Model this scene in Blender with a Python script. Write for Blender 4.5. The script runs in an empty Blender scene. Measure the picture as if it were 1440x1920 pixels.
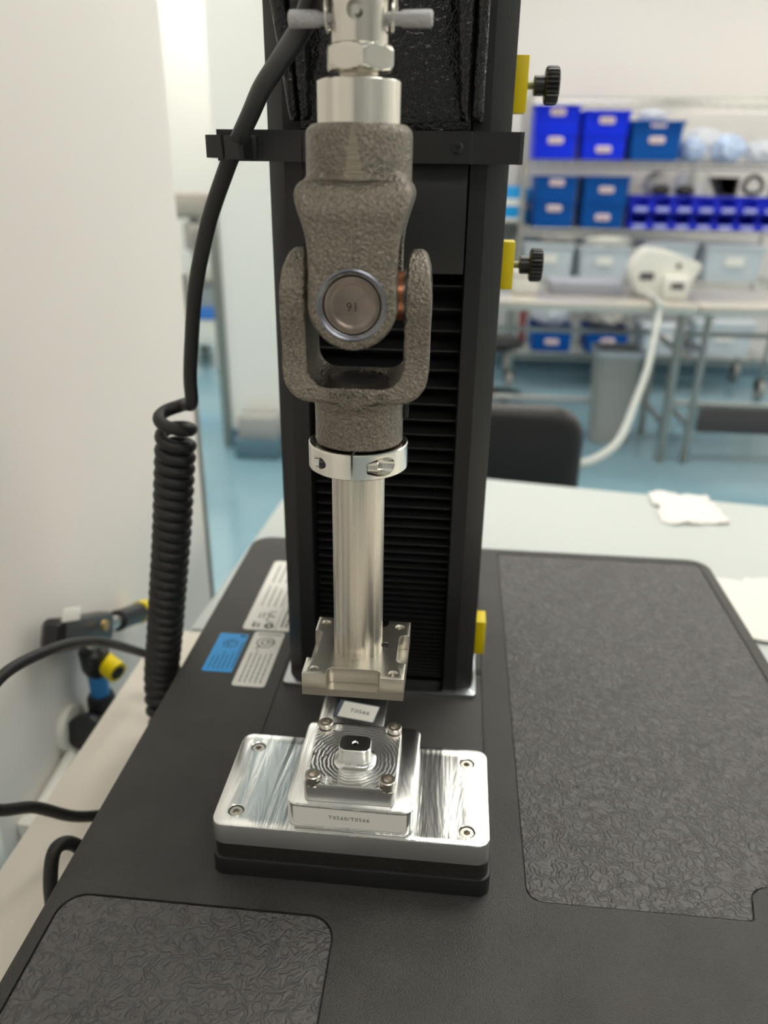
import bpy, bmesh, math, random
from mathutils import Vector, Matrix
PI = math.pi
rnd = random.Random(7)
S = bpy.context.scene
COL = S.collection

# ------------------------------------------------------------------ camera
cam_d = bpy.data.cameras.new('camera')
cam = bpy.data.objects.new('camera', cam_d)
COL.objects.link(cam)
cam.matrix_world = Matrix(((0.99529762, -0.05073366, 0.08251515, 0.04456181),
                           (0.09596874, 0.40092203, -0.91107164, -0.34214547),
                           (0.01313986, 0.9147063, 0.40390559, 0.36082847),
                           (0, 0, 0, 1)))
cam_d.sensor_fit = 'VERTICAL'
cam_d.sensor_height = 36.0
cam_d.lens = 1443.0 / 1920.0 * 36.0
cam_d.clip_start = 0.01
cam_d.clip_end = 60
cam_d.dof.use_dof = True
cam_d.dof.focus_distance = 0.385
cam_d.dof.aperture_fstop = 6.2
S.camera = cam

# ------------------------------------------------------------------ world, lights, exposure
S.view_settings.view_transform = 'Standard'
S.view_settings.look = 'None'
S.view_settings.gamma = 1.0
S.view_settings.use_curve_mapping = False
S.view_settings.exposure = -0.26
S.cycles.use_denoising = True
S.cycles.max_bounces = 8
S.cycles.diffuse_bounces = 5
S.cycles.glossy_bounces = 4
S.cycles.caustics_reflective = False
S.cycles.caustics_refractive = False
S.cycles.sample_clamp_indirect = 6.0
W = bpy.data.worlds.new('world')
S.world = W
W.use_nodes = True
W.node_tree.nodes['Background'].inputs[0].default_value = (0.9, 0.95, 1.0, 1)
W.node_tree.nodes['Background'].inputs[1].default_value = 0.05

FLOOR_Z = -0.86
CEIL_Z = 1.86
LAMP_STRENGTH = 9.0
LAMP_COLOR = (1.0, 0.955, 0.86)

# ------------------------------------------------------------------ materials
MATS = {}

def mat(name, color, rough=0.5, metal=0.0, bump=0.0, bscale=300.0, stretch=None, var=0.0, vscale=40.0,
        detail=3.0, distort=0.0, emit=0.0, coat=0.0, trans=0.0, alpha=1.0, spec=0.5, rvar=0.0, sub=0.0, bdist=0.001):
    if name in MATS:
        return MATS[name]
    m = bpy.data.materials.new(name)
    m.use_nodes = True
    nt = m.node_tree
    b = nt.nodes['Principled BSDF']
    b.inputs['Base Color'].default_value = (*color, 1)
    b.inputs['Roughness'].default_value = rough
    b.inputs['Metallic'].default_value = metal
    b.inputs['Specular IOR Level'].default_value = spec
    if coat:
        b.inputs['Coat Weight'].default_value = coat
        b.inputs['Coat Roughness'].default_value = 0.1
    if trans:
        b.inputs['Transmission Weight'].default_value = trans
    if alpha < 1:
        b.inputs['Alpha'].default_value = alpha
    if emit:
        b.inputs['Emission Color'].default_value = (*color, 1)
        b.inputs['Emission Strength'].default_value = emit
    if bump or var or rvar:
        tc = nt.nodes.new('ShaderNodeTexCoord')
        mp = nt.nodes.new('ShaderNodeMapping')
        nt.links.new(tc.outputs['Object'], mp.inputs['Vector'])
        if stretch:
            mp.inputs['Scale'].default_value = stretch
    if bump:
        n = nt.nodes.new('ShaderNodeTexNoise')
        n.inputs['Scale'].default_value = bscale
        n.inputs['Detail'].default_value = detail
        n.inputs['Distortion'].default_value = distort
        nt.links.new(mp.outputs[0], n.inputs['Vector'])
        bp = nt.nodes.new('ShaderNodeBump')
        bp.inputs['Strength'].default_value = bump
        bp.inputs['Distance'].default_value = bdist
        nt.links.new(n.outputs['Fac'], bp.inputs['Height'])
        nt.links.new(bp.outputs[0], b.inputs['Normal'])
    if var or rvar:
        n2 = nt.nodes.new('ShaderNodeTexNoise')
        n2.inputs['Scale'].default_value = vscale
        n2.inputs['Detail'].default_value = 4
        nt.links.new(mp.outputs[0], n2.inputs['Vector'])
        if var:
            mr = nt.nodes.new('ShaderNodeMapRange')
            mr.inputs['From Min'].default_value = 0.3
            mr.inputs['From Max'].default_value = 0.7
            mr.inputs['To Min'].default_value = 1 - var
            mr.inputs['To Max'].default_value = 1 + var
            nt.links.new(n2.outputs['Fac'], mr.inputs['Value'])
            mx = nt.nodes.new('ShaderNodeVectorMath')
            mx.operation = 'SCALE'
            mx.inputs[0].default_value = color
            nt.links.new(mr.outputs[0], mx.inputs['Scale'])
            nt.links.new(mx.outputs[0], b.inputs['Base Color'])
        if rvar:
            mr2 = nt.nodes.new('ShaderNodeMapRange')
            mr2.inputs['From Min'].default_value = 0.3
            mr2.inputs['From Max'].default_value = 0.7
            mr2.inputs['To Min'].default_value = max(0.02, rough - rvar)
            mr2.inputs['To Max'].default_value = rough + rvar
            nt.links.new(n2.outputs['Fac'], mr2.inputs['Value'])
            nt.links.new(mr2.outputs[0], b.inputs['Roughness'])
    MATS[name] = m
    return m

def mat_rings(name, color, rough, center, ring_scale=260.0):
    """face-milled aluminium: swirl of fine circular tool marks round a centre"""
    m = bpy.data.materials.new(name)
    m.use_nodes = True
    nt = m.node_tree
    b = nt.nodes['Principled BSDF']
    b.inputs['Base Color'].default_value = (*color, 1)
    b.inputs['Metallic'].default_value = 1.0
    tc = nt.nodes.new('ShaderNodeTexCoord')
    mp = nt.nodes.new('ShaderNodeMapping')
    mp.inputs['Location'].default_value = (-center[0], -center[1], 0)
    nt.links.new(tc.outputs['Object'], mp.inputs['Vector'])
    w = nt.nodes.new('ShaderNodeTexWave')
    w.wave_type = 'RINGS'
    w.rings_direction = 'Z'
    w.inputs['Scale'].default_value = ring_scale
    w.inputs['Distortion'].default_value = 4.0
    w.inputs['Detail'].default_value = 3.0
    w.inputs['Detail Scale'].default_value = 1.6
    nt.links.new(mp.outputs[0], w.inputs['Vector'])
    n = nt.nodes.new('ShaderNodeTexNoise')
    n.inputs['Scale'].default_value = 60
    nt.links.new(mp.outputs[0], n.inputs['Vector'])
    mr = nt.nodes.new('ShaderNodeMapRange')
    mr.inputs['To Min'].default_value = rough * 0.75
    mr.inputs['To Max'].default_value = rough * 1.35
    nt.links.new(n.outputs['Fac'], mr.inputs['Value'])
    nt.links.new(mr.outputs[0], b.inputs['Roughness'])
    bp = nt.nodes.new('ShaderNodeBump')
    bp.inputs['Strength'].default_value = 0.13
    bp.inputs['Distance'].default_value = 0.001
    nt.links.new(w.outputs['Fac'], bp.inputs['Height'])
    nt.links.new(bp.outputs[0], b.inputs['Normal'])
    return m

def mat_rubber_curl(name, color):
    """embossed curl pattern of the rubber mats: thin bent ridges"""
    m = bpy.data.materials.new(name)
    m.use_nodes = True
    nt = m.node_tree
    b = nt.nodes['Principled BSDF']
    b.inputs['Base Color'].default_value = (*color, 1)
    b.inputs['Roughness'].default_value = 0.52
    b.inputs['Specular IOR Level'].default_value = 0.5
    tc = nt.nodes.new('ShaderNodeTexCoord')
    n = nt.nodes.new('ShaderNodeTexNoise')
    n.inputs['Scale'].default_value = 150
    n.inputs['Detail'].default_value = 0.6
    n.inputs['Distortion'].default_value = 1.2
    nt.links.new(tc.outputs['Object'], n.inputs['Vector'])
    mu = nt.nodes.new('ShaderNodeMath'); mu.operation = 'MULTIPLY'; mu.inputs[1].default_value = 24
    nt.links.new(n.outputs['Fac'], mu.inputs[0])
    si = nt.nodes.new('ShaderNodeMath'); si.operation = 'SINE'
    nt.links.new(mu.outputs[0], si.inputs[0])
    n3 = nt.nodes.new('ShaderNodeTexNoise')
    n3.inputs['Scale'].default_value = 240
    n3.inputs['Detail'].default_value = 2
    nt.links.new(tc.outputs['Object'], n3.inputs['Vector'])
    ad = nt.nodes.new('ShaderNodeMath'); ad.operation = 'MULTIPLY'
    nt.links.new(si.outputs[0], ad.inputs[0])
    nt.links.new(n3.outputs['Fac'], ad.inputs[1])
    bp = nt.nodes.new('ShaderNodeBump')
    bp.inputs['Strength'].default_value = 0.75
    bp.inputs['Distance'].default_value = 0.0011
    nt.links.new(ad.outputs[0], bp.inputs['Height'])
    nt.links.new(bp.outputs[0], b.inputs['Normal'])
    return m

M_deck = mat('black_powder_coat', (0.042, 0.039, 0.036), 0.48, bump=0.7, bscale=1100, detail=2, var=0.15, vscale=30)
M_black = mat('black_satin_paint', (0.011, 0.011, 0.0115), 0.40, bump=0.12, bscale=900)
M_blackcast = mat('black_wrinkle_paint', (0.010, 0.010, 0.011), 0.25, bump=1.0, bscale=330, detail=2, bdist=0.0015)
M_bellows = mat('black_bellows_fabric', (0.012, 0.012, 0.013), 0.38)
M_mount = mat('dull_mount_plate', (0.46, 0.48, 0.50), 0.22, 1.0)
M_mat = mat_rubber_curl('curl_embossed_rubber', (0.100, 0.095, 0.094))
M_cast = mat('raw_cast_steel', (0.212, 0.187, 0.158), 0.33, 0.94, bump=0.85, bscale=760, detail=3, var=0.32, vscale=800, bdist=0.0013)
M_castdark = mat('machined_bore_steel', (0.20, 0.20, 0.215), 0.28, 1.0)
M_bevel = mat('blued_steel_ring', (0.20, 0.21, 0.25), 0.3, 1.0)
M_cap = mat('bronzed_steel_cap', (0.235, 0.195, 0.170), 0.36, 0.9, bump=0.1, bscale=700, var=0.2, vscale=120)
M_copper = mat('copper_washer', (0.55, 0.22, 0.12), 0.35, 1.0)
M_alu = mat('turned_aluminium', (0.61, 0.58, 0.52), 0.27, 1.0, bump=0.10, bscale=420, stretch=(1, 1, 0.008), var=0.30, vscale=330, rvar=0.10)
M_alubrush = mat('milled_aluminium', (0.56, 0.53, 0.47), 0.30, 1.0, bump=0.05, bscale=300, stretch=(0.02, 1, 1), var=0.08, vscale=200)
M_aluplate = mat('polished_aluminium_plate', (0.80, 0.80, 0.79), 0.22, 1.0, bump=0.50, bscale=95, stretch=(1, 0.09, 1), detail=4, distort=0.9, var=0.14, vscale=45)
M_aluend = mat('sawn_aluminium_side', (0.80, 0.80, 0.80), 0.33, 1.0, bump=0.04, bscale=300, stretch=(0.03, 1, 1))
M_swirl = mat_rings('swirl_milled_aluminium', (0.80, 0.80, 0.79), 0.30, (0.0, -0.005), 150.0)
M_nickel = mat('nickel_plated_steel', (0.72, 0.69, 0.63), 0.24, 1.0)
M_screw = mat('stainless_screw', (0.62, 0.58, 0.52), 0.28, 1.0)
M_dark = mat('dark_recess', (0.012, 0.012, 0.012), 0.6)
M_cord = mat('black_rubber_cord', (0.018, 0.018, 0.018), 0.5)
M_plastic = mat('black_plastic', (0.016, 0.016, 0.017), 0.33)
M_yellow = mat('yellow_paint', (0.86, 0.66, 0.0), 0.45)
M_zinc = mat('zinc_screw', (0.6, 0.6, 0.5), 0.35, 1.0)
M_label = mat('white_label', (0.88, 0.86, 0.81), 0.42)
M_labelblue = mat('blue_label', (0.02, 0.36, 0.86), 0.4)
M_ink = mat('label_ink', (0.02, 0.02, 0.025), 0.6)
M_inkgrey = mat('label_ink_grey', (0.10, 0.09, 0.10), 0.6)
M_tape = mat('label_tape', (0.12, 0.14, 0.18), 0.15)
M_bench = mat('cream_laminate', (0.80, 0.745, 0.66), 0.35)
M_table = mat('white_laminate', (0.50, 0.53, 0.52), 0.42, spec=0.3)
M_sheet = mat('white_sheet', (0.74, 0.71, 0.68), 0.8)
M_wall = mat('wall_paint', (0.80, 0.755, 0.72), 0.55)
M_wall2 = mat('wall_panel', (0.84, 0.82, 0.78), 0.45)
M_ceil = mat('ceiling_tile', (0.8, 0.8, 0.78), 0.8)
M_floor = mat('blue_vinyl_floor', (0.205, 0.345, 0.415), 0.14, var=0.06, vscale=3, rvar=0.04)
M_cove = mat('blue_cove_base', (0.11, 0.19, 0.24), 0.35)
M_steel = mat('stainless_steel', (0.48, 0.46, 0.43), 0.28, 1.0)
M_steeltop = mat('stainless_table_top', (0.78, 0.73, 0.66), 0.3, 0.75)
M_chrome = mat('chrome_wire', (0.50, 0.49, 0.45), 0.25, 1.0)
M_royal = mat('royal_blue_plastic', (0.004, 0.030, 0.80), 0.45, spec=0.2)
M_teal = mat('deep_blue_plastic', (0.001, 0.080, 0.36), 0.45, spec=0.2)
M_bin = mat('bright_blue_bin_plastic', (0.02, 0.035, 0.62), 0.4, spec=0.2)
M_cyan = mat('cyan_blue_carton', (0.0, 0.33, 0.80), 0.5)
M_tag = mat('pinkish_white_tag', (0.80, 0.64, 0.66), 0.6)
M_clear = mat('translucent_plastic', (0.82, 0.88, 0.94), 0.3, alpha=0.72)
M_film = mat('clear_plastic_bag', (0.80, 0.84, 0.92), 0.3, alpha=0.62)
M_filmblue = mat('bag_of_blue_items', (0.56, 0.68, 0.92), 0.35, alpha=0.9, var=0.45, vscale=22)
M_grey = mat('grey_plastic', (0.38, 0.37, 0.35), 0.45)
M_white = mat('white_plastic', (0.82, 0.80, 0.74), 0.35)
M_hose = mat('white_rubber_hose', (0.46, 0.48, 0.46), 0.4)
M_vinyl = mat('black_vinyl', (0.022, 0.020, 0.020), 0.33, bump=0.1, bscale=60)
M_red = mat('red_plastic', (0.22, 0.015, 0.03), 0.5)
M_brown = mat('taupe_panel', (0.36, 0.32, 0.28), 0.5)
M_darkgrey = mat('charcoal_panel', (0.060, 0.052, 0.054), 0.45)
M_blueband = mat('blue_hose', (0.03, 0.22, 0.56), 0.45)
M_brass = mat('brass', (0.75, 0.50, 0.22), 0.35, 1.0)
M_lamp = mat('lamp_diffuser', LAMP_COLOR, 0.5, emit=LAMP_STRENGTH)

# ------------------------------------------------------------------ helpers
ORI = {}

def obj(name, bm, m, parent=None, smooth=35, xf=None):
    if xf is not None:
        bm.transform(xf)
    if parent is not None:
        bmesh.ops.translate(bm, verts=bm.verts[:], vec=-ORI[parent.name])
    bmesh.ops.recalc_face_normals(bm, faces=bm.faces[:])
    me = bpy.data.meshes.new(name)
    bm.to_mesh(me)
    bm.free()
    o = bpy.data.objects.new(name, me)
    COL.objects.link(o)
    for mm in (m if isinstance(m, (list, tuple)) else [m]):
        me.materials.append(mm)
    if smooth:
        for p in me.polygons:
            p.use_smooth = True
        me.set_sharp_from_angle(angle=math.radians(smooth))
    if parent is not None:
        o.parent = parent
        ORI[o.name] = ORI[parent.name].copy()
    else:
        ORI[o.name] = Vector((0, 0, 0))
    return o

def tag(o, label, cat, group=None, kind=None):
    if label: o['label'] = label
    if cat: o['category'] = cat
    if group: o['group'] = group
    if kind: o['kind'] = kind
    return o

def thing(name, label, cat, loc, group=None):
    o = bpy.data.objects.new(name, None)
    o.empty_display_size = 0.02
    COL.objects.link(o)
    o.location = loc
    ORI[o.name] = Vector(loc)
    return tag(o, label, cat, group)

def struct(name, bm, m, smooth=30):
    o = obj(name, bm, m, None, smooth)
    o['kind'] = 'structure'
    return o

def dup(o, loc=None, label=None, parent=None):
    c = o.copy()
    COL.objects.link(c)
    if parent is not None:
        c.parent = parent
    if loc is not None:
        c.location = loc
    if label:
        c['label'] = label
    for ch in list(o.children):
        dup(ch, None, None, c)
    return c

def add(bm, verts, faces):
    vs = [bm.verts.new(v) for v in verts]
    for f in faces:
        try:
            bm.faces.new([vs[i] for i in f])
        except ValueError:
            pass
    return vs

def box(bm, x0, x1, y0, y1, z0, z1, bev=0.0, seg=2):
    t = bmesh.new()
    add(t, [(x0, y0, z0), (x1, y0, z0), (x1, y1, z0), (x0, y1, z0), (x0, y0, z1), (x1, y0, z1), (x1, y1, z1), (x0, y1, z1)],
        [(3, 2, 1, 0), (4, 5, 6, 7), (0, 1, 5, 4), (1, 2, 6, 5), (2, 3, 7, 6), (3, 0, 4, 7)])
    if bev:
        bmesh.ops.bevel(t, geom=t.edges[:], offset=bev, segments=seg, profile=0.5, affect='EDGES')
    merge(bm, t)
    return bm

def merge(bm, t, xf=None):
    if xf is not None:
        t.transform(xf)
    tmp = bpy.data.meshes.new('t')
    t.to_mesh(tmp)
    bm.from_mesh(tmp)
    bpy.data.meshes.remove(tmp)
    t.free()

def bx(*a, **k):
    return box(bmesh.new(), *a, **k)

def rings(bm, rs, cap0=True, cap1=True, closed=True):
    """skin consecutive vertex rings (lists of points)"""
    R = [[bm.verts.new(p) for p in r] for r in rs]
    n = len(R[0])
    for a, b in zip(R[:-1], R[1:]):
        for i in range(n if closed else n - 1):
            j = (i + 1) % n
            try:
                bm.faces.new((a[i], a[j], b[j], b[i]))
            except ValueError:
                pass
    if cap0: bm.faces.new(list(reversed(R[0])))
    if cap1: bm.faces.new(R[-1])
    return bm

def lathe(bm, prof, n=32, xf=None, cap0=True, cap1=True):
    t = bmesh.new()
    rings(t, [[(r * math.cos(2 * PI * i / n), r * math.sin(2 * PI * i / n), z) for i in range(n)] for r, z in prof], cap0, cap1)
    merge(bm, t, xf)
    return bm

def cyl(bm, r, z0, z1, n=32, xf=None, ch=0.0):
    if ch:
        return lathe(bm, [(r - ch, z0), (r, z0 + ch), (r, z1 - ch), (r - ch, z1)], n, xf)
    return lathe(bm, [(r, z0), (r, z1)], n, xf)

def axis(p0, p1):
    """matrix that maps local Z from p0 towards p1"""
    p0 = Vector(p0); p1 = Vector(p1)
    q = (p1 - p0).to_track_quat('Z', 'Y')
    return Matrix.Translation(p0) @ q.to_matrix().to_4x4(), (p1 - p0).length

def rod(bm, p0, p1, r, n=12):
    m, L = axis(p0, p1)
    return cyl(bm, r, 0, L, n, m)

def rrect(w, d, r, cx=0, cy=0, n=6):
    pts = []
    r = max(r, 1e-5)
    for (sx, sy, a0) in ((1, 1, 0), (-1, 1, 90), (-1, -1, 180), (1, -1, 270)):
        for i in range(n + 1):
            a = math.radians(a0 + 90 * i / n)
            pts.append((cx + sx * (w / 2 - r) + r * math.cos(a), cy + sy * (d / 2 - r) + r * math.sin(a)))
    return pts

def rslab(bm, w, d, r, z0, z1, ch=0.0, cx=0, cy=0, n=6, chb=0.0):
    rs = []
    def ring(ins, z):
        return [(x, y, z) for x, y in rrect(w - 2 * ins, d - 2 * ins, max(r - ins, 1e-4), cx, cy, n)]
    if chb: rs.append(ring(chb, z0)); rs.append(ring(0, z0 + chb))
    else: rs.append(ring(0, z0))
    if ch:
        rs.append(ring(0, z1 - ch)); rs.append(ring(ch * 0.3, z1 - ch * 0.3)); rs.append(ring(ch, z1))
    else: rs.append(ring(0, z1))
    return rings(bm, rs)

def prism(bm, poly, a0, a1, ax='z'):
    """extrude a polygon: poly in XY (ax z), XZ (ax y) or YZ (ax x)"""
    def P(p, h):
        return (p[0], p[1], h) if ax == 'z' else ((p[0], h, p[1]) if ax == 'y' else (h, p[0], p[1]))
    return rings(bm, [[P(p, a0) for p in poly], [P(p, a1) for p in poly]])

def catmull(pts, sub=8):
    P = [Vector(p) for p in pts]
    P = [2 * P[0] - P[1]] + P + [2 * P[-1] - P[-2]]
    out = []
    for i in range(1, len(P) - 2):
        p0, p1, p2, p3 = P[i - 1:i + 3]
        for k in range(sub):
            t = k / sub
            out.append(0.5 * ((2 * p1) + (-p0 + p2) * t + (2 * p0 - 5 * p1 + 4 * p2 - p3) * t * t + (-p0 + 3 * p1 - 3 * p2 + p3) * t ** 3))
    out.append(P[-2])
    return out

def tube(bm, pts, r, n=12):
    pts = [Vector(p) for p in pts]
    rad = r if isinstance(r, (list, tuple)) else [r] * len(pts)
    T = [(pts[min(i + 1, len(pts) - 1)] - pts[max(i - 1, 0)]).normalized() for i in range(len(pts))]
    up = Vector((0, 0, 1)) if abs(T[0].z) < 0.9 else Vector((1, 0, 0))
    N = (up - T[0] * up.dot(T[0])).normalized()
    rs = []
    for i, p in enumerate(pts):
        N = (N - T[i] * N.dot(T[i])).normalized()
        B = T[i].cross(N)
        rs.append([p + (N * math.cos(2 * PI * k / n) + B * math.sin(2 * PI * k / n)) * rad[i] for k in range(n)])
    return rings(bm, rs)

def boolean(o, cutters, op='DIFFERENCE'):
    """cut real holes; the cutters are removed afterwards"""
    for c in cutters:
        md = o.modifiers.new('b', 'BOOLEAN')
        md.operation = op
        md.solver = 'EXACT'
        md.object = c
    apply_mods(o)
    for c in cutters:
        me = c.data
        bpy.data.objects.remove(c)
        bpy.data.meshes.remove(me)
    return o

def apply_mods(o, smooth=35):
    dg = bpy.context.evaluated_depsgraph_get()
    dg.update()
    me = bpy.data.meshes.new_from_object(o.evaluated_get(dg))
    old = o.data
    o.modifiers.clear()
    o.data = me
    nm = old.name
    bpy.data.meshes.remove(old)
    me.name = nm
    for p in me.polygons:
        p.use_smooth = True
    if smooth:
        me.set_sharp_from_angle(angle=math.radians(smooth))

def cutter(bm, parent=None):
    return obj('cutter', bm, M_dark, parent, 0)

def text(name, body, size, m, parent, xf, depth=0.0, align='CENTER', kern=1.0, sx=1.0):
    cu = bpy.data.curves.new('txt', 'FONT')
    cu.body = body
    cu.size = size
    cu.align_x = align
    cu.align_y = 'CENTER'
    cu.extrude = depth
    cu.space_character = kern
    cu.resolution_u = 2
    t = bpy.data.objects.new('txt', cu)
    COL.objects.link(t)
    dg = bpy.context.evaluated_depsgraph_get()
    dg.update()
    me = bpy.data.meshes.new_from_object(t.evaluated_get(dg))
    bpy.data.objects.remove(t)
    bpy.data.curves.remove(cu)
    bm = bmesh.new()
    bm.from_mesh(me)
    bpy.data.meshes.remove(me)
    bm.transform(Matrix.Diagonal((sx, 1, 1, 1)))
    return obj(name, bm, m, parent, 0, xf)

def hexr(a, rf):
    """polar radius of a hexagon with flat radius rf"""
    k = (a + PI / 6) % (PI / 3) - PI / 6
    return rf / math.cos(k)

def socket_screw(bm, x, y, z0, h, r, hx, deep, n=36, ch=0.0004):
    C = lambda rr, z: [(x + rr * math.cos(2 * PI * i / n), y + rr * math.sin(2 * PI * i / n), z) for i in range(n)]
    H = lambda z: [(x + hexr(2 * PI * i / n, hx) * math.cos(2 * PI * i / n), y + hexr(2 * PI * i / n, hx) * math.sin(2 * PI * i / n), z) for i in range(n)]
    return rings(bm, [C(r, z0), C(r, z0 + h - ch), C(r - ch, z0 + h), H(z0 + h), H(z0 + h - deep)])

def rotx(a): return Matrix.Rotation(a, 4, 'X')
def roty(a): return Matrix.Rotation(a, 4, 'Y')
def rotz(a): return Matrix.Rotation(a, 4, 'Z')
def tr(x, y, z): return Matrix.Translation((x, y, z))

# ================================================================== THE ROOM
struct('floor', bx(-4.0, 4.5, -3.0, 7.5, FLOOR_Z - 0.1, FLOOR_Z), M_floor)
struct('ceiling', bx(-4.0, 4.5, -3.0, 7.5, CEIL_Z, CEIL_Z + 0.1), M_ceil)
struct('wall_left', bx(-0.46, -0.36, -3.0, 0.795, FLOOR_Z, CEIL_Z), M_wall)
struct('wall_back', bx(-1.0, 4.5, 4.98, 5.1, FLOOR_Z, CEIL_Z), M_wall)
struct('wall_far', bx(-4.0, -1.0, 6.0, 6.1, FLOOR_Z, CEIL_Z), M_wall2)
struct('wall_right', bx(4.5, 4.6, -3.0, 5.1, FLOOR_Z, CEIL_Z), M_wall)
struct('wall_front', bx(-0.36, 4.5, -3.1, -3.0, FLOOR_Z, CEIL_Z), mat('greyed_front_wall', (0.42, 0.41, 0.40), 0.6))  # unseen wall, greyed to darken reflections on camera-facing metal
struct('wall_outer', bx(-4.1, -4.0, 0.0, 6.1, FLOOR_Z, CEIL_Z), M_wall2)
struct('wall_middle', bx(-1.0, -0.15, 3.1, 3.5, FLOOR_Z, CEIL_Z), M_wall2)
struct('baseboard_middle', bx(-1.01, -0.14, 3.085, 3.1, FLOOR_Z, FLOOR_Z + 0.09), M_cove)
struct('baseboard_back', bx(-0.15, 4.5, 4.965, 4.98, FLOOR_Z, FLOOR_Z + 0.10), M_cove)
struct('baseboard_far', bx(-4.0, -1.0, 5.985, 6.0, FLOOR_Z, FLOOR_Z + 0.10), M_cove)
# stainless corner guards
bm = bmesh.new()
box(bm, -0.4605, -0.356, 0.7955, 0.806, FLOOR_Z, 0.22, 0.002)
struct('trim_1', bm, mat('brushed_corner_guard', (0.30, 0.31, 0.28), 0.4, 0.5))
struct('trim_2', bx(-1.045, -1.001, 3.09, 3.14, FLOOR_Z, 0.24, 0.003), mat('brushed_corner_guard', (0.3, 0.3, 0.3)))

# unseen flat ceiling panels, several added or moved to brighten the left side and plate
lamp_spots = [(0.7, -1.6), (2.3, -1.6), (0.45, 0.75), (3.0, 0.3), (0.70, 2.0), (2.3, 2.0), (3.9, 2.0), (0.7, 3.85), (2.2, 3.85), (3.8, 3.85),
              (-1.25, 1.25), (-3.2, 1.2), (-1.45, 2.3), (-3.1, 2.6), (-1.7, 4.4), (-2.9, 4.4), (-1.7, 5.5)]
lamp_names = ['behind the workbench front', 'behind the workbench to the right', 'straight above the white table', 'along the right wall beside the machine', 'straight beyond the white table',
              'right of the one beyond the white table', 'along the right wall beyond the white table', 'before the left end of the wire rack', 'before the right end of the wire rack', 'along the right wall near the rack',
              'above the floor just past the left wall end', 'far left past the left wall end', 'in front of the white pillar', 'far left of the white pillar', 'above the grey steel bench', 'left of the grey steel bench', 'along the far wall']
l0 = thing('unseen_ceiling_light', 'unseen flat ceiling light panel in a white frame above the room', 'ceiling light', (0, 0, CEIL_Z), 'ceiling light panels')
bm = bmesh.new()
for a in ((-0.61, 0.61, -0.31, -0.29), (-0.61, 0.61, 0.29, 0.31), (-0.61, -0.59, -0.29, 0.29), (0.59, 0.61, -0.29, 0.29)):
    box(bm, a[0], a[1], a[2], a[3], CEIL_Z - 0.02, CEIL_Z - 0.0005)
obj('frame', bm, M_white, l0)
obj('diffuser', bx(-0.59, 0.59, -0.29, 0.29, CEIL_Z - 0.014, CEIL_Z - 0.004), M_lamp, l0, 0)
for i, (x, y) in enumerate(lamp_spots):
    o = l0 if i == 0 else dup(l0)
    o.location = (x, y, CEIL_Z)
    o['label'] = 'unseen flat ceiling light panel ' + lamp_names[i]

# ================================================================== BENCHES
wb = thing('workbench', 'cream laminate workbench under the testing machine', 'workbench', (0.35, -0.1, FLOOR_Z))
obj('worktop', bx(-0.269, 1.05, -0.75, 0.366, -0.140, -0.110, 0.002), M_bench, wb)
for x in (-0.22, 1.0):
    for y in (-0.70, 0.31):
        obj('leg', bx(x - 0.025, x + 0.025, y - 0.025, y + 0.025, FLOOR_Z, -0.140, 0.003), M_white, wb)
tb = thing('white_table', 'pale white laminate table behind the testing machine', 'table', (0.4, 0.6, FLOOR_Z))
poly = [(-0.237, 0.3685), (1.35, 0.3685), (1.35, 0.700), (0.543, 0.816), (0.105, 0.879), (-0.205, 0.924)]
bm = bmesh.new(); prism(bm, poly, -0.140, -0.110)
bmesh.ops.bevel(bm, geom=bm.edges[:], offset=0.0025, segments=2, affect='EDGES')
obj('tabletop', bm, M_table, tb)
for x, y in ((-0.19, 0.43), (1.28, 0.43), (-0.17, 0.85), (1.25, 0.66)):
    obj('leg', bx(x - 0.025, x + 0.025, y - 0.025, y + 0.025, FLOOR_Z, -0.140, 0.003), M_white, tb)

def spot(name, pts, label, z0):  # thin white sheet modelling a bright patch on the tabletop
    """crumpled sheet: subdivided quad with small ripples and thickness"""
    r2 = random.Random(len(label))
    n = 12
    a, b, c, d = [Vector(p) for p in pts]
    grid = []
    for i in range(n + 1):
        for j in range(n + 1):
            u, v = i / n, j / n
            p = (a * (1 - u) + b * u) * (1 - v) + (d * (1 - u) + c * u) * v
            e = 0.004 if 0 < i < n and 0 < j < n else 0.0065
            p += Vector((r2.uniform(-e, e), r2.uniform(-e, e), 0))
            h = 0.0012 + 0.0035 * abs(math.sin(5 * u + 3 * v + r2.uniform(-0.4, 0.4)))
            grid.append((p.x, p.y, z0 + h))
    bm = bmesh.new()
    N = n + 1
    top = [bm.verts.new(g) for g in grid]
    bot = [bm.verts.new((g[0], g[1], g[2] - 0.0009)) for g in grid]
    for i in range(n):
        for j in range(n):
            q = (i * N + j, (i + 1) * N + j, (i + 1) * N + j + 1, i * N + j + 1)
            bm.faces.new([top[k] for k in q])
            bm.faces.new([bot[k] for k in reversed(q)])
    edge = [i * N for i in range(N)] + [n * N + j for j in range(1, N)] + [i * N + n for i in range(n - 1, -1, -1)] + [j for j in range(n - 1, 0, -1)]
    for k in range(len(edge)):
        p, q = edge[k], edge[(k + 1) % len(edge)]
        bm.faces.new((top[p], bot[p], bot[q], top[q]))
    return tag(obj(name, bm, M_sheet, None, 60), label, 'spot')
spot('patch_sheet', [(0.366, 0.850, 0), (0.458, 0.842, 0), (0.462, 0.733, 0), (0.365, 0.725, 0)], 'crumpled white wipe lying near the back edge of the white table', -0.110)
spot('patch_sheet', [(0.335, 0.565, 0), (0.46, 0.56, 0), (0.50, 0.40, 0), (0.36, 0.42, 0)], 'crumpled white wipe lying beside the right back corner of the machine base', -0.110)

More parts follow.
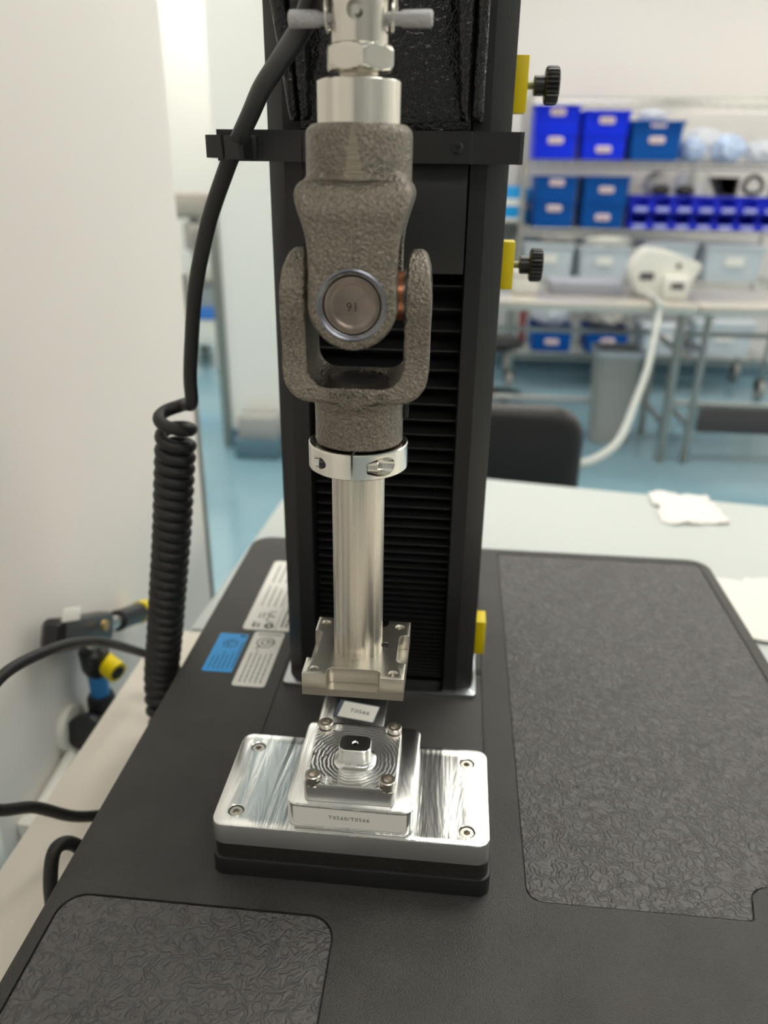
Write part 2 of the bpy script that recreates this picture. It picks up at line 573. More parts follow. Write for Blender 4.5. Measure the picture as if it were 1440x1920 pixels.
# ================================================================== TESTING MACHINE
tm = thing('testing_machine', 'black single column tensile testing machine standing on the cream workbench', 'testing machine', (0.075, 0.085, -0.11))
# base
def deck_ring(ins, z):
    r = 0.020
    return [(x, y, z) for x, y in rrect(0.472 - 2 * ins, 0.612 - 2 * ins, r - ins * 0.5, 0.0755, 0.0865, 6)]
bm = bmesh.new()
rings(bm, [deck_ring(0.004, -0.090), deck_ring(0.0, -0.086), deck_ring(0.0, -0.0022), deck_ring(0.0007, -0.0007), deck_ring(0.0022, 0.0)])
deck = obj('base', bm, M_deck, tm)
def mat_poly_right(g):
    """right mat outline; g grows it"""
    x0, x1, y0, y1 = 0.0985 - g, 0.3005 + g, -0.0380 - g, 0.3800 + g
    p = []
    def arc(cx, cy, r, a0, a1, n=6):
        for i in range(n + 1):
            a = math.radians(a0 + (a1 - a0) * i / n)
            p.append((cx + r * math.cos(a), cy + r * math.sin(a)))
    arc(x0 + 0.009, y0 + 0.009, 0.009, 180, 270)
    arc(0.2175 + g - 0.003, y0 + 0.003, 0.003, 270, 350)
    arc(0.2330 + g, -0.0285 - g, 0.0135, 175, 95, 7)
    arc(x1 - 0.006, -0.015 - g + 0.006, 0.006, 270, 360, 4)
    arc(x1 - 0.006, y1 - 0.006, 0.006, 0, 90, 4)
    arc(x0 + 0.004, y1 - 0.004, 0.004, 90, 180, 4)
    return p
cs = []
bm = bmesh.new(); prism(bm, mat_poly_right(0.0008), -0.0019, 0.01); cs.append(cutter(bm, tm))
bm = bmesh.new(); rslab(bm, 0.1490, 0.1316, 0.0145, -0.0019, 0.01, 0, -0.0775, -0.1250, 8); cs.append(cutter(bm, tm))
bm = bmesh.new(); box(bm, -0.078, 0.0775, -0.0300, 0.350, -0.0012, 0.01); cs.append(cutter(bm, tm))
boolean(deck, cs)
cp = obj('centre_panel', bx(-0.0776, 0.0771, -0.0296, 0.3496, -0.0012, -0.0004, 0.0003), M_deck, tm)
obj('slot', bx(0.0695, 0.0770, 0.166, 0.173, -0.0004, 0.0002), M_dark, tm)
for x in (-0.12, 0.27):
    for y in (-0.17, 0.34):
        bm = bmesh.new(); cyl(bm, 0.018, -0.110, -0.090, 24, tr(x, y, 0), 0.002)
        obj('foot', bm, M_plastic, tm)
# column
bm = bmesh.new()
prism(bm, [(-0.0705, 0.300), (-0.0705, 0.1465), (-0.0700, 0.1458), (-0.0605, 0.1385), (-0.0598, 0.138), (-0.0490, 0.138), (-0.0490, 0.168),
           (0.0475, 0.168), (0.0475, 0.138), (0.0572, 0.138), (0.0579, 0.1385), (0.0690, 0.1458), (0.0695, 0.1465), (0.0695, 0.300)], 0.0035, 0.72)
obj('column', bm, M_black, tm)
bm = bmesh.new(); rslab(bm, 0.1470, 0.170, 0.003, -0.0004, 0.0034, 0.0006, -0.0012, 0.2195)
obj('mounting_plate', bm, M_mount, tm)
# bellows with single pleats: compressed at the foot, stretched under the crosshead
bl = obj('bellows', bx(-0.0482, 0.0467, 0.1655, 0.1672, 0.005, 0.306), M_bellows, tm)
z = 0.0056
zs = []
while z < 0.298:
    s = 0.0026 + 0.0122 * (z / 0.30) ** 1.15
    zs.append((z, s)); z += s
for z, s in zs:
    bm = bmesh.new()
    prism(bm, [(0.1650, z), (0.1650, z + s), (0.1506, z + s * 0.5 + 0.0006), (0.1500, z + s * 0.5 + 0.0005), (0.1500, z + s * 0.5 - 0.0005), (0.1506, z + s * 0.5 - 0.0006)], -0.0478, 0.0463, 'x')
    obj('pleat', bm, M_bellows, bl, 0)
# crosshead
ch = obj('crosshead', bx(-0.0478, 0.0463, 0.1325, 0.166, 0.306, 0.3660, 0.0006), M_black, tm)
bm = bmesh.new()
box(bm, -0.0480, 0.0465, 0.1290, 0.166, 0.3665, 0.62, 0.001)
obj('crosshead_casting', bm, M_blackcast, ch)
def lip(xa0, xa1, xb0, xb1):
    """tapering side lip of the casting: wide and proud at the top, narrow and rounded at the foot"""
    bm = bmesh.new()
    rs = []
    for t, z in ((0, 0.3865), (0.02, 0.388), (0.06, 0.3915), (0.2, 0.405), (0.6, 0.44), (1, 0.50), (1.4, 0.56)):
        x0 = xb0 + (xa0 - xb0) * t; x1 = xb1 + (xa1 - xb1) * t
        k = min(1.0, (z - 0.3860) / 0.004) ** 0.5
        f = 0.1285 - 0.004 - 0.016 * t * 1.0 * (1 if t else 0)
        f = 0.1288 - (0.1288 - f) * k
        c = 0.0028
        rs.append([(x0, 0.137, z), (x0, f + c, z), (x0 + c * 0.4, f + c * 0.3, z), (x0 + c, f, z), (x1 - c, f, z), (x1 - c * 0.4, f + c * 0.3, z), (x1, f + c, z), (x1, 0.137, z)])
    return rings(bm, rs)
obj('casting_lip', lip(-0.0640, -0.0530, -0.0535, -0.0485), M_blackcast, ch)
obj('casting_lip', lip(-0.0520, -0.0405, -0.0480, -0.0425), M_blackcast, ch)
obj('casting_lip', lip(0.0470, 0.0530, 0.0462, 0.0530), M_blackcast, ch)
obj('casting_lip', lip(0.0335, 0.0455, 0.0405, 0.0455), M_blackcast, ch)
# cable bracket: flat bar with bends
bm = bmesh.new()
Y = [(-0.0945, 0.1240), (-0.0900, 0.1240), (-0.0463, 0.1225), (-0.0455, 0.1218), (0.0470, 0.1218), (0.0478, 0.1225), (0.0735, 0.1230), (0.0755, 0.1245), (0.0758, 0.1400)]
In = [(-0.0945, 0.1268), (-0.0900, 0.1268), (-0.0460, 0.1253), (-0.0452, 0.1246), (0.0467, 0.1246), (0.0475, 0.1253), (0.0725, 0.1258), (0.0728, 0.1265), (0.0730, 0.1400)]
rings(bm, [[(a[0], a[1], z) for a in Y] + [(b[0], b[1], z) for b in reversed(In)] for z in (0.3655, 0.3660, 0.3810, 0.3815)])
br = obj('cable_bracket', bm, M_black, tm, 25)
bm = bmesh.new(); box(bm, -0.040, 0.040, 0.1247, 0.1322, 0.3672, 0.380)
obj('bracket_spacer', bm, M_black, br)
bm = bmesh.new()
socket_screw(bm, 0, 0, 0, 0.0016, 0.0034, 0.0012, 0.0012, ch=0.0011)
obj('bolt', bm, M_black, br, 35, tr(0.0395, 0.1217, 0.3735) @ rotx(PI / 2))
# limit stops on the right side of the column
def limit_stop(z0, z1, knob, x0=0.0696):
    s = obj('limit_stop', bx(x0, 0.0782, 0.172, 0.190, z0, z1, 0.0005), M_yellow, tm)
    s['label'] = 'yellow limit stop block'
    if knob:
        zc = (z0 + z1) / 2
        bm = bmesh.new()
        m = tr(0.0782, 0.181, zc) @ roty(PI / 2)
        prof = [(0.0024, 0.0)]
        for k in range(9):
            prof += [(0.0024, 0.0005 * k), (0.0020, 0.0005 * k + 0.00025)]
        lathe(bm, prof + [(0.0020, 0.0045)], 16, m)
        k = obj('stem', bm, M_zinc, s)
        bm = bmesh.new()
        lathe(bm, [(0.0045, 0.0040), (0.0056, 0.0044), (0.0056, 0.0104), (0.0050, 0.0106)], 32, m)
        n = 72
        def kr(r0, z, d):
            return [((r0 - (d if (i % 3 == 0) else 0)) * math.cos(2 * PI * i / n), (r0 - (d if (i % 3 == 0) else 0)) * math.sin(2 * PI * i / n), z) for i in range(n)]
        t = bmesh.new()
        rings(t, [kr(0.0088, 0.0104, 0.0), kr(0.0101, 0.0112, 0.0009), kr(0.0103, 0.0125, 0.0010), kr(0.0103, 0.0168, 0.0010), kr(0.0098, 0.0180, 0.0008), kr(0.0085, 0.0186, 0.0)])
        merge(bm, t, m)
        kn = obj('knob', bm, M_plastic, s, 30)
        kn['label'] = 'black knurled knob'
limit_stop(0.3940, 0.4235, True)
limit_stop(0.2930, 0.3220, True)
limit_stop(0.0150, 0.0440, False, 0.0696)

# ---- stickers on the base
def sticker(x0, x1, y0, y1, m, r=0.003, z=0.0):
    bm = bmesh.new()
    rslab(bm, x1 - x0, y1 - y0, r, z + 0.00005, z + 0.00025, 0, (x0 + x1) / 2, (y0 + y1) / 2)
    return obj('sticker', bm, m, tm, 0)
def lines(bm, x0, x1, ya, yb, n, z, w=0.0008, seed=1):
    w *= 1.0
    n = max(2, int(n * 0.72))
    """lines of fine print running along Y, from x0 to x1"""
    r = random.Random(seed)
    for i in range(n):
        x = x0 + (x1 - x0) * (i + 0.5) / n
        y = ya
        end = yb - (yb - ya) * r.uniform(0, 0.3)
        while y < end:
            L = r.uniform(0.0015, 0.005)
            add(bm, [(x - w / 2, y, z), (x + w / 2, y, z), (x + w / 2, min(y + L, end), z), (x - w / 2, min(y + L, end), z)], [(0, 1, 2, 3)])
            y += L + 0.0009
def ring_mark(bm, cx, cy, r0, r1, z, a0=0, a1=360, n=28):
    for i in range(n):
        a = math.radians(a0 + (a1 - a0) * i / n); b = math.radians(a0 + (a1 - a0) * (i + 1) / n)
        add(bm, [(cx + r0 * math.cos(a), cy + r0 * math.sin(a), z), (cx + r1 * math.cos(a), cy + r1 * math.sin(a), z),
                 (cx + r1 * math.cos(b), cy + r1 * math.sin(b), z), (cx + r0 * math.cos(b), cy + r0 * math.sin(b), z)], [(0, 1, 2, 3)])
z = 0.0004
s1 = sticker(-0.1265, -0.0845, 0.2085, 0.3360, M_label, 0.004); s1['label'] = 'large cream rating sticker with CE mark'
bm = bmesh.new()
lines(bm, -0.122, -0.090, 0.292, 0.330, 7, z, 0.0011, 3)
lines(bm, -0.122, -0.098, 0.248, 0.288, 6, z, 0.0010, 4)
lines(bm, -0.0955, -0.0875, 0.215, 0.262, 3, z, 0.0017, 5)
add(bm, [(-0.0982, 0.2095, z), (-0.0978, 0.2095, z), (-0.0978, 0.262, z), (-0.0982, 0.262, z)], [(0, 1, 2, 3)])
ring_mark(bm, -0.1045, 0.2155, 0.0018, 0.0042, z)
ring_mark(bm, -0.1045, 0.2265, 0.0040, 0.0050, z, 60, 300)
ring_mark(bm, -0.1045, 0.2345, 0.0040, 0.0050, z, 60, 300)
add(bm, [(-0.1090, 0.2340, z), (-0.1045, 0.2340, z), (-0.1045, 0.2350, z), (-0.1090, 0.2350, z)], [(0, 1, 2, 3)])
lines(bm, -0.120, -0.112, 0.213, 0.221, 2, z, 0.0024, 8)
lines(bm, -0.118, -0.111, 0.228, 0.237, 3, z, 0.0012, 9)
obj('print', bm, M_ink, s1, 0)
s2 = sticker(-0.1140, -0.0880, 0.1300, 0.2060, M_label, 0.003); s2['label'] = 'white certification sticker with round emblem'
bm = bmesh.new()
lines(bm, -0.1110, -0.0905, 0.135, 0.180, 8, z, 0.0009, 11)
ring_mark(bm, -0.1010, 0.1900, 0.0068, 0.0078, z)
ring_mark(bm, -0.1010, 0.1900, 0.0030, 0.0042, z, 30, 300)
ring_mark(bm, -0.0975, 0.1905, 0.0018, 0.0028, z, 0, 360, 16)
add(bm, [(-0.1078, 0.1800, z), (-0.1066, 0.1800, z), (-0.1040, 0.1850, z), (-0.1054, 0.1855, z)], [(0, 1, 2, 3)])
for k in range(9):
    x = -0.110 + 0.0023 * k
    add(bm, [(x, 0.2010, z), (x + 0.0017, 0.2010, z), (x + 0.0017, 0.2028, z), (x, 0.2028, z)], [(0, 1, 2, 3)])
obj('print', bm, M_inkgrey, s2, 0)
s3 = sticker(-0.1425, -0.1180, 0.1460, 0.2005, M_labelblue, 0.0015); s3['label'] = 'bright blue certification sticker'
bm = bmesh.new()
lines(bm, -0.1400, -0.1215, 0.150, 0.176, 7, z, 0.0009, 15)
ring_mark(bm, -0.1300, 0.1855, 0.0052, 0.0061, z)
ring_mark(bm, -0.1300, 0.1855, 0.0020, 0.0032, z, 30, 300)
add(bm, [(-0.1200, 0.152, z), (-0.1192, 0.152, z), (-0.1192, 0.188, z), (-0.1200, 0.188, z)], [(0, 1, 2, 3)])
add(bm, [(-0.1245, 0.196, z), (-0.1195, 0.196, z), (-0.1195, 0.1985, z), (-0.1245, 0.1985, z)], [(0, 1, 2, 3)])
obj('print', bm, mat('label_ink_blue', (0.01, 0.08, 0.22), 0.6), s3, 0)

# ---- rubber mats lying in the recesses
bm = bmesh.new()
prism(bm, mat_poly_right(0.0), -0.0018, -0.0005)
tag(obj('rubber_mat', bm, M_mat, None, 20), 'large grey curl-textured rubber mat in the right recess of the machine base', 'mat', 'rubber mats')
bm = bmesh.new()
rslab(bm, 0.1470, 0.1296, 0.0135, -0.0018, -0.0004, 0.0003, -0.0775, -0.1250, 8)
tag(obj('rubber_mat', bm, M_mat, None, 20), 'small dark curl-textured rubber mat in the front left recess of the machine base', 'mat', 'rubber mats')

# ================================================================== LOWER FIXTURE
ab = thing('base_adapter', 'black textured adapter block between machine base and aluminium plate', 'adapter block', (0, 0, 0.0))
bm = bmesh.new(); rslab(bm, 0.1545, 0.0785, 0.007, 0.0001, 0.0120, 0.0012, 0.0005, 0.0, 6)
obj('block_foot', bm, M_black, ab)
bm = bmesh.new(); rslab(bm, 0.1515, 0.0750, 0.006, 0.0121, 0.0212, 0.0, 0.0005, 0.0, 6)
obj('block', bm, mat('black_pebble_paint', (0.020, 0.019, 0.017), 0.32, bump=0.6, bscale=500), ab)

pl = thing('fixture_plate', 'wide polished aluminium base plate with four socket screws on the black adapter block', 'plate', (0, 0, 0.0214))
bm = bmesh.new(); rslab(bm, 0.1520, 0.0750, 0.007, 0.0214, 0.0350, 0.0008, 0.0, 0.0, 8)
p0 = obj('plate', bm, [M_aluplate, M_aluend], pl)
cs = []
spots = [(-0.0645, 0.0256), (0.0637, 0.0250), (-0.0643, -0.0262), (0.0637, -0.0278)]
for x, y in spots:
    bm = bmesh.new(); lathe(bm, [(0.0043, 0.0300), (0.0043, 0.0346), (0.0052, 0.0356)], 32, tr(x, y, 0)); cs.append(cutter(bm, pl))
boolean(p0, cs)
for p in p0.data.polygons:
    p.material_index = 1 if abs(p.normal.z) < 0.3 and p.area > 1e-6 and abs(p.center.x - 0) + abs(p.center.y) > 0.03 and (abs(p.center.x) > 0.0705 or abs(p.center.y) > 0.0335) else 0
for x, y in spots:
    bm = bmesh.new(); socket_screw(bm, x, y, 0.0300, 0.0042, 0.0039, 0.0017, 0.0030)
    obj('screw', bm, M_screw, pl, 30)

fb = thing('fixture_block', 'square aluminium fixture block labelled T0560/T0566 on the plate', 'fixture block', (0, 0, 0.0351))
bm = bmesh.new(); rslab(bm, 0.0690, 0.0690, 0.006, 0.0352, 0.0505, 0.0009, 0.0005, 0.0005, 8)
obj('block', bm, M_aluplate, fb)
bm = bmesh.new(); box(bm, -0.0305, 0.0108, 0.0352, 0.0800, 0.0356, 0.0430, 0.0006)
tg = obj('tongue', bm, M_aluplate, fb)
lab = obj('tag_sleeve', bx(-0.0225, 0.0045, -0.0085, 0.0085, 0.0000, 0.0002), M_tape, tg, 0, tr(0.001, 0.0545, 0.0432) @ rotz(math.radians(-9)))
t2 = obj('tag', bx(-0.0195, 0.0040, -0.0080, 0.0075, 0.0002, 0.0004), M_label, tg, 0, tr(0.001, 0.0545, 0.0432) @ rotz(math.radians(-9)))
text('lettering', 'T0566', 0.0052, M_ink, tg, tr(-0.0058, 0.0550, 0.04365) @ rotz(math.radians(-9)), 0)
bm = bmesh.new(); box(bm, -0.0300, 0.0315, -0.03435, -0.03410, 0.0372, 0.0490)
obj('front_label', bm, M_label, fb, 0)
text('lettering', 'T0560/T0566', 0.0036, M_ink, fb, tr(0.0005, -0.03440, 0.0435) @ rotx(PI / 2), 0, kern=1.15)
fb.rotation_euler.z = math.radians(-0.6)

av = thing('anvil_block', 'small swirl-milled aluminium anvil block with a raised centre boss and corner screws', 'anvil', (-0.0003, -0.0055, 0.0506))
bm = bmesh.new(); rslab(bm, 0.0495, 0.0500, 0.0030, 0.0507, 0.0625, 0.0004, -0.0003, -0.0055, 6)
a0 = obj('block', bm, [M_swirl, M_aluend], av)
cs = []
asp = [(-0.0203, 0.0164), (0.0200, 0.0164), (-0.0203, -0.0262), (0.0200, -0.0262)]
for x, y in asp:
    bm = bmesh.new(); cyl(bm, 0.0050, 0.0600, 0.0640, 28, tr(x, y, 0)); cs.append(cutter(bm, av))
bm = bmesh.new(); cyl(bm, 0.0030, 0.0600, 0.0640, 20, tr(-0.0130, 0.0158, 0)); cs.append(cutter(bm, av))
bm = bmesh.new(); cyl(bm, 0.0030, 0.0600, 0.0640, 20, tr(-0.0125, -0.0268, 0)); cs.append(cutter(bm, av))
bm = bmesh.new(); cyl(bm, 0.0012, 0.0600, 0.0640, 16, tr(-0.0225, -0.0075, 0)); cs.append(cutter(bm, av))
bm = bmesh.new(); cyl(bm, 0.0012, 0.0600, 0.0640, 16, tr(-0.0165, -0.0080, 0)); cs.append(cutter(bm, av))
boolean(a0, cs)
for p in a0.data.polygons:
    p.material_index = 1 if abs(p.normal.z) < 0.3 and p.area > 1.5e-5 else 0
for x, y in asp:
    bm = bmesh.new(); socket_screw(bm, x, y, 0.0600, 0.0058, 0.0043, 0.0021, 0.0026, ch=0.0005)
    obj('screw', bm, M_screw, av, 30)
bm = bmesh.new()
def br_ring(g, z):
    return [(x, y, z) for x, y in rrect(0.0175 + 2 * g, 0.0128 + 2 * g, 0.0042 + g, 0.0004, -0.0092, 8)]
rings(bm, [br_ring(0.0028, 0.0625), br_ring(0.0012, 0.0630), br_ring(0.0004, 0.0638), br_ring(0.0, 0.0650), br_ring(0.0, 0.0732), br_ring(-0.0004, 0.0736)])
boss = obj('boss', bm, M_aluplate, av, 40)
bm = bmesh.new(); lathe(bm, [(0.0012, 0.0640), (0.0012, 0.0730), (0.0022, 0.0740)], 20, tr(0.0004, -0.0092, 0))
boolean(boss, [cutter(bm, av)], )

# ================================================================== UPPER FIXTURE (rod and plate)
uf = thing('upper_fixture', 'milled aluminium square plate on a round rod hanging below the shaft collar', 'fixture', (0.001, 0, 0.1178))
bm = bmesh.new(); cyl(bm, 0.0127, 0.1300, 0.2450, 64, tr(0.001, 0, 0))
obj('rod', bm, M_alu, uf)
bm = bmesh.new(); rslab(bm, 0.0515, 0.0540, 0.0004, 0.1220, 0.1306, 0.0003, 0.0013, 0.0, 3)
up = obj('plate', bm, M_alubrush, uf)
cs = []
bm = bmesh.new(); rslab(bm, 0.0270, 0.0160, 0.0030, 0.1200, 0.1320, 0, 0.0014, -0.0285, 5); cs.append(cutter(bm, uf))
bm = bmesh.new(); rslab(bm, 0.0270, 0.0160, 0.0030, 0.1200, 0.1320, 0, 0.0014, 0.0285, 5); cs.append(cutter(bm, uf))
bm = bmesh.new(); rslab(bm, 0.0140, 0.0260, 0.0030, 0.1200, 0.1320, 0, -0.0270, 0.0, 5); cs.append(cutter(bm, uf))
bm = bmesh.new(); rslab(bm, 0.0140, 0.0260, 0.0030, 0.1200, 0.1320, 0, 0.0290, 0.0, 5); cs.append(cutter(bm, uf))
usp = [(-0.0195, 0.0212), (0.0215, 0.0212), (-0.0190, -0.0222), (0.0215, -0.0222)]
for x, y in usp:
    bm = bmesh.new(); lathe(bm, [(0.0019, 0.1250), (0.0019, 0.1296), (0.0029, 0.1312)], 24, tr(x, y, 0)); cs.append(cutter(bm, uf))
bm = bmesh.new(); box(bm, 0.0128, 0.0165, 0.0010, 0.0050, 0.1260, 0.1320); cs.append(cutter(bm, uf))
bm = bmesh.new(); cyl(bm, 0.0023, 0.0, 0.010, 20, tr(0.0150, -0.0035, 0.1262) @ roty(PI / 2)); cs.append(cutter(bm, uf))
boolean(up, cs)
mdb = up.modifiers.new('bevel', 'BEVEL'); mdb.width = 0.00028; mdb.segments = 1; mdb.limit_method = 'ANGLE'; mdb.angle_limit = math.radians(50)
apply_mods(up, 25)
bm = bmesh.new(); rslab(bm, 0.0515, 0.0540, 0.0004, 0.1178, 0.12195, 0.0, 0.0013, 0.0, 3)
obj('base_sheet', bm, M_alubrush, uf)
obj('slot_key', bx(0.0138, 0.0162, 0.0012, 0.0048, 0.1256, 0.1300), M_dark, uf)
bm = bmesh.new()
prof = []
for k in range(7):
    prof += [(0.0022, 0.0006 * k), (0.0018, 0.0006 * k + 0.0003)]
lathe(bm, prof, 20, tr(0.0180, -0.0035, 0.1262) @ roty(PI / 2))
obj('set_screw', bm, M_dark, uf)
for i, (x, y) in enumerate(usp):
    bm = bmesh.new(); lathe(bm, [(0.0006, 0.1257), (0.0017, 0.1262), (0.0017, 0.1284 if i != 2 else 0.1298)], 18, tr(x, y, 0), cap0=True)
    obj('screw', bm, M_screw, uf)
    bm = bmesh.new(); cyl(bm, 0.0026, 0.1168, 0.1178, 16, tr(x, y + 0.002, 0), 0.0004)
    obj('screw_tip', bm, M_screw, uf)

# ---- shaft collar
sc = thing('shaft_collar', 'shiny aluminium clamp collar with a slit and screw around the rod below the joint', 'collar', (0.001, 0, 0.2335))
bm = bmesh.new()
n = 96
gap = 0.0005
def arc_ring(r, z):
    a0 = -PI / 2 + gap / r; a1 = 1.5 * PI - gap / r
    return [(0.001 + r * math.cos(a0 + (a1 - a0) * i / n), r * math.sin(a0 + (a1 - a0) * i / n), z) for i in range(n + 1)]
prf = [(0.0130, 0.2336), (0.0227, 0.2336), (0.0233, 0.2341), (0.0233, 0.2452), (0.0228, 0.2457), (0.0214, 0.2457), (0.0214, 0.2449), (0.0130, 0.2449)]
R = [arc_ring(r, z) for r, z in prf]
vr = [[bm.verts.new(p) for p in r] for r in R]
for a, b in zip(vr, vr[1:] + vr[:1]):
    for i in range(n):
        bm.faces.new((a[i], a[i + 1], b[i + 1], b[i]))
bm.faces.new([r[0] for r in vr]); bm.faces.new([r[-1] for r in reversed(vr)])
co = obj('ring', bm, mat('bright_turned_aluminium', (0.82, 0.80, 0.75), 0.2, 1.0, bump=0.04, bscale=200, stretch=(1, 1, 0.02), var=0.08, vscale=160), sc)
cs = []
bm = bmesh.new(); cyl(bm, 0.0028, -0.030, -0.002, 24, tr(0.001, -0.0170, 0.2395) @ roty(PI / 2) ); cs.append(cutter(bm, sc))
bm = bmesh.new(); cyl(bm, 0.0044, 0.0066, 0.030, 28, tr(0.001, -0.0186, 0.2395) @ roty(PI / 2)); cs.append(cutter(bm, sc))
boolean(co, cs)
bm = bmesh.new()
lathe(bm, [(0.0034, 0.0068), (0.0037, 0.0072), (0.0037, 0.0112), (0.0034, 0.0116), (0.0017, 0.0116), (0.0017, 0.0098)], 48, tr(0.001, -0.0186, 0.2395) @ roty(PI / 2))
obj('clamp_screw', bm, M_nickel, sc, 25)
bm = bmesh.new()
prof = []
for k in range(12):
    prof += [(0.0028, -0.0155 + 0.0009 * k), (0.0023, -0.0155 + 0.0009 * k + 0.00045)]
lathe(bm, prof, 24, tr(0.001, -0.0170, 0.2395) @ roty(PI / 2), False, False)
obj('hole_thread', bm, M_castdark, sc, 20)

# ================================================================== UNIVERSAL JOINT
ZJ = 0.3117
XJ = 0.0014
uj = thing('universal_joint', 'rough cast steel universal joint with two crossed yokes above the collar', 'universal joint', (XJ, 0, 0.2458))
def rarc(cx, cz, r, a0, a1, n=10):
    return [(cx + r * math.cos(math.radians(a0 + (a1 - a0) * i / n)), cz + r * math.sin(math.radians(a0 + (a1 - a0) * i / n))) for i in range(n + 1)]
def remesh(o, voxel, smooth_it):
    md = o.modifiers.new('r', 'REMESH'); md.mode = 'VOXEL'; md.voxel_size = voxel
    ms = o.modifiers.new('s', 'SMOOTH'); ms.factor = 0.5; ms.iterations = smooth_it
    apply_mods(o, 0)
# lower yoke: U in the XZ plane, ears left and right
def yoke_lower():
    """U outline in XZ intersected with the ear outline in YZ, hub added, then blended"""
    half = [(0.0212, 0.3285), (0.0235, 0.3318), (0.0265, 0.3320), (0.0291, 0.3292), (0.0308, 0.3235), (0.0316, 0.3150), (0.0318, 0.3050), (0.0315, 0.2930), (0.0316, 0.2835)]
    outer = [(-x, z) for x, z in half] + rarc(-0.0316 + 0.0135, 0.2690 + 0.0130, 0.0133, 180, 270, 8) + rarc(0.0316 - 0.0135, 0.2690 + 0.0130, 0.0133, 270, 360, 8) + list(reversed(half))
    inner = [(0.0210, 0.3240), (0.0208, 0.3000)] + rarc(0.0205 - 0.0090, 0.2755 + 0.0090, 0.0090, 0, -90, 8) + rarc(-0.0205 + 0.0090, 0.2755 + 0.0090, 0.0090, -90, -180, 8) + [(-0.0208, 0.3000), (-0.0210, 0.3240)]
    bm = bmesh.new()
    prism(bm, outer + inner, -0.05, 0.05, 'y')
    o = obj('lower_yoke', bm, M_cast, uj, 0)
    side = rarc(0, ZJ, 0.0196, 0, 180, 20) + [(-0.0190, 0.3030), (-0.0180, 0.2930), (-0.0186, 0.2840), (-0.0203, 0.2770), (-0.0214, 0.2710), (-0.0212, 0.2600),
            (0.0212, 0.2600), (0.0214, 0.2710), (0.0203, 0.2770), (0.0186, 0.2840), (0.0180, 0.2930), (0.0190, 0.3030)]
    b = bmesh.new()
    prism(b, side, -0.05, 0.05, 'x')
    boolean(o, [cutter(b, uj)], 'INTERSECT')
    old = o
    bm = bmesh.new()
    bm.from_mesh(old.data)
    bmesh.ops.translate(bm, verts=bm.verts[:], vec=ORI[uj.name])
    bmesh.ops.translate(bm, verts=bm.verts[:], vec=(XJ - 0.0, 0, 0))
    t = bmesh.new(); cyl(t, 0.0203, 0.2462, 0.2700, 56, tr(XJ, 0, 0)); merge(bm, t)
    t = bmesh.new(); lathe(t, [(0.0190, 0.2600), (0.0206, 0.2640), (0.0216, 0.2680), (0.0212, 0.2720)], 56, tr(XJ, 0, 0)); merge(bm, t)
    me = old.data
    bpy.data.objects.remove(old); bpy.data.meshes.remove(me)
    o = obj('lower_yoke', bm, M_cast, uj, 0)
    remesh(o, 0.0006, 9)
    cs = []
    b = bmesh.new(); cyl(b, 0.0115, -0.05, 0.05, 40, tr(XJ, 0, ZJ) @ roty(PI / 2)); cs.append(cutter(b, uj))
    b = bmesh.new(); cyl(b, 0.0128, 0.2738, 0.290, 40, tr(XJ, 0.001, 0)); cs.append(cutter(b, uj))
    boolean(o, cs)
    return o
ly = yoke_lower()
bm = bmesh.new(); lathe(bm, [(0.0119, 0.2739), (0.0121, 0.2740), (0.0121, 0.2746), (0.0115, 0.2748)], 40, tr(XJ, 0.001, 0))
obj('plug', bm, M_castdark, uj)
# upper yoke: ears front and back
def yoke_upper():
    bm = bmesh.new()
    t = bmesh.new()
    lathe(t, [(0.0190, 0.3782), (0.0215, 0.3758), (0.0217, 0.372), (0.0217, 0.350)], 56)
    merge(bm, t)
    prof = [(-0.0183, 0.0), (0.0, 0.0181), (0.010, 0.0178), (0.020, 0.0178), (0.026, 0.0186), (0.0305, 0.0198), (0.0345, 0.0211), (0.038, 0.0224), (0.041, 0.0230), (0.0435, 0.0225), (0.0458, 0.0208)]
    def half_w(h):
        if h < 0: return math.sqrt(max(0.0, 0.0183 ** 2 - h * h))
        for (h0, w0), (h1, w1) in zip(prof[1:-1], prof[2:]):
            if h <= h1: return w0 + (w1 - w0) * (h - h0) / (h1 - h0)
        return prof[-1][1]
    def yo(h):
        if h < 0.030: return 0.0298
        u = min(1.0, (h - 0.030) / 0.0160)
        return 0.0298 + 0.0006 * math.sin(min(1, u * 1.6) * PI) - 0.0090 * (1 - math.sqrt(max(0.0, 1 - u ** 2.6)))
    def yi(h):
        return 0.0186 if h < 0.018 else 0.0186 * (1 - min(1, (h - 0.018) / 0.016))
    for s in (-1, 1):
        rs = []
        for i in range(64):
            h = -0.0182 + 0.0640 * (i / 63)
            w = max(half_w(h), 0.0012); c = min(0.0020, w * 0.45); f = yo(h)
            rs.append([(-w, s * yi(h), ZJ + h), (-w, s * (f - c), ZJ + h), (-w + c * 0.3, s * (f - c * 0.3), ZJ + h), (-w + c, s * f, ZJ + h),
                       (w - c, s * f, ZJ + h), (w - c * 0.3, s * (f - c * 0.3), ZJ + h), (w, s * (f - c), ZJ + h), (w, s * yi(h), ZJ + h)])
        t = bmesh.new()
        rings(t, rs)
        merge(bm, t)
    bmesh.ops.translate(bm, verts=bm.verts[:], vec=(XJ, 0, 0))
    # solid bridge between the ears under the hub
    t = bmesh.new(); box(t, -0.0205 + XJ, 0.0205 + XJ, -0.019, 0.019, ZJ + 0.034, 0.360, 0.003); merge(bm, t)
    o = obj('upper_yoke', bm, M_cast, uj, 0)
    remesh(o, 0.0006, 14)
    b = bmesh.new(); cyl(b, 0.0122, -0.05, 0.05, 48, tr(XJ, 0, ZJ) @ rotx(PI / 2))
    boolean(o, [cutter(b, uj)])
    return o
uy = yoke_upper()
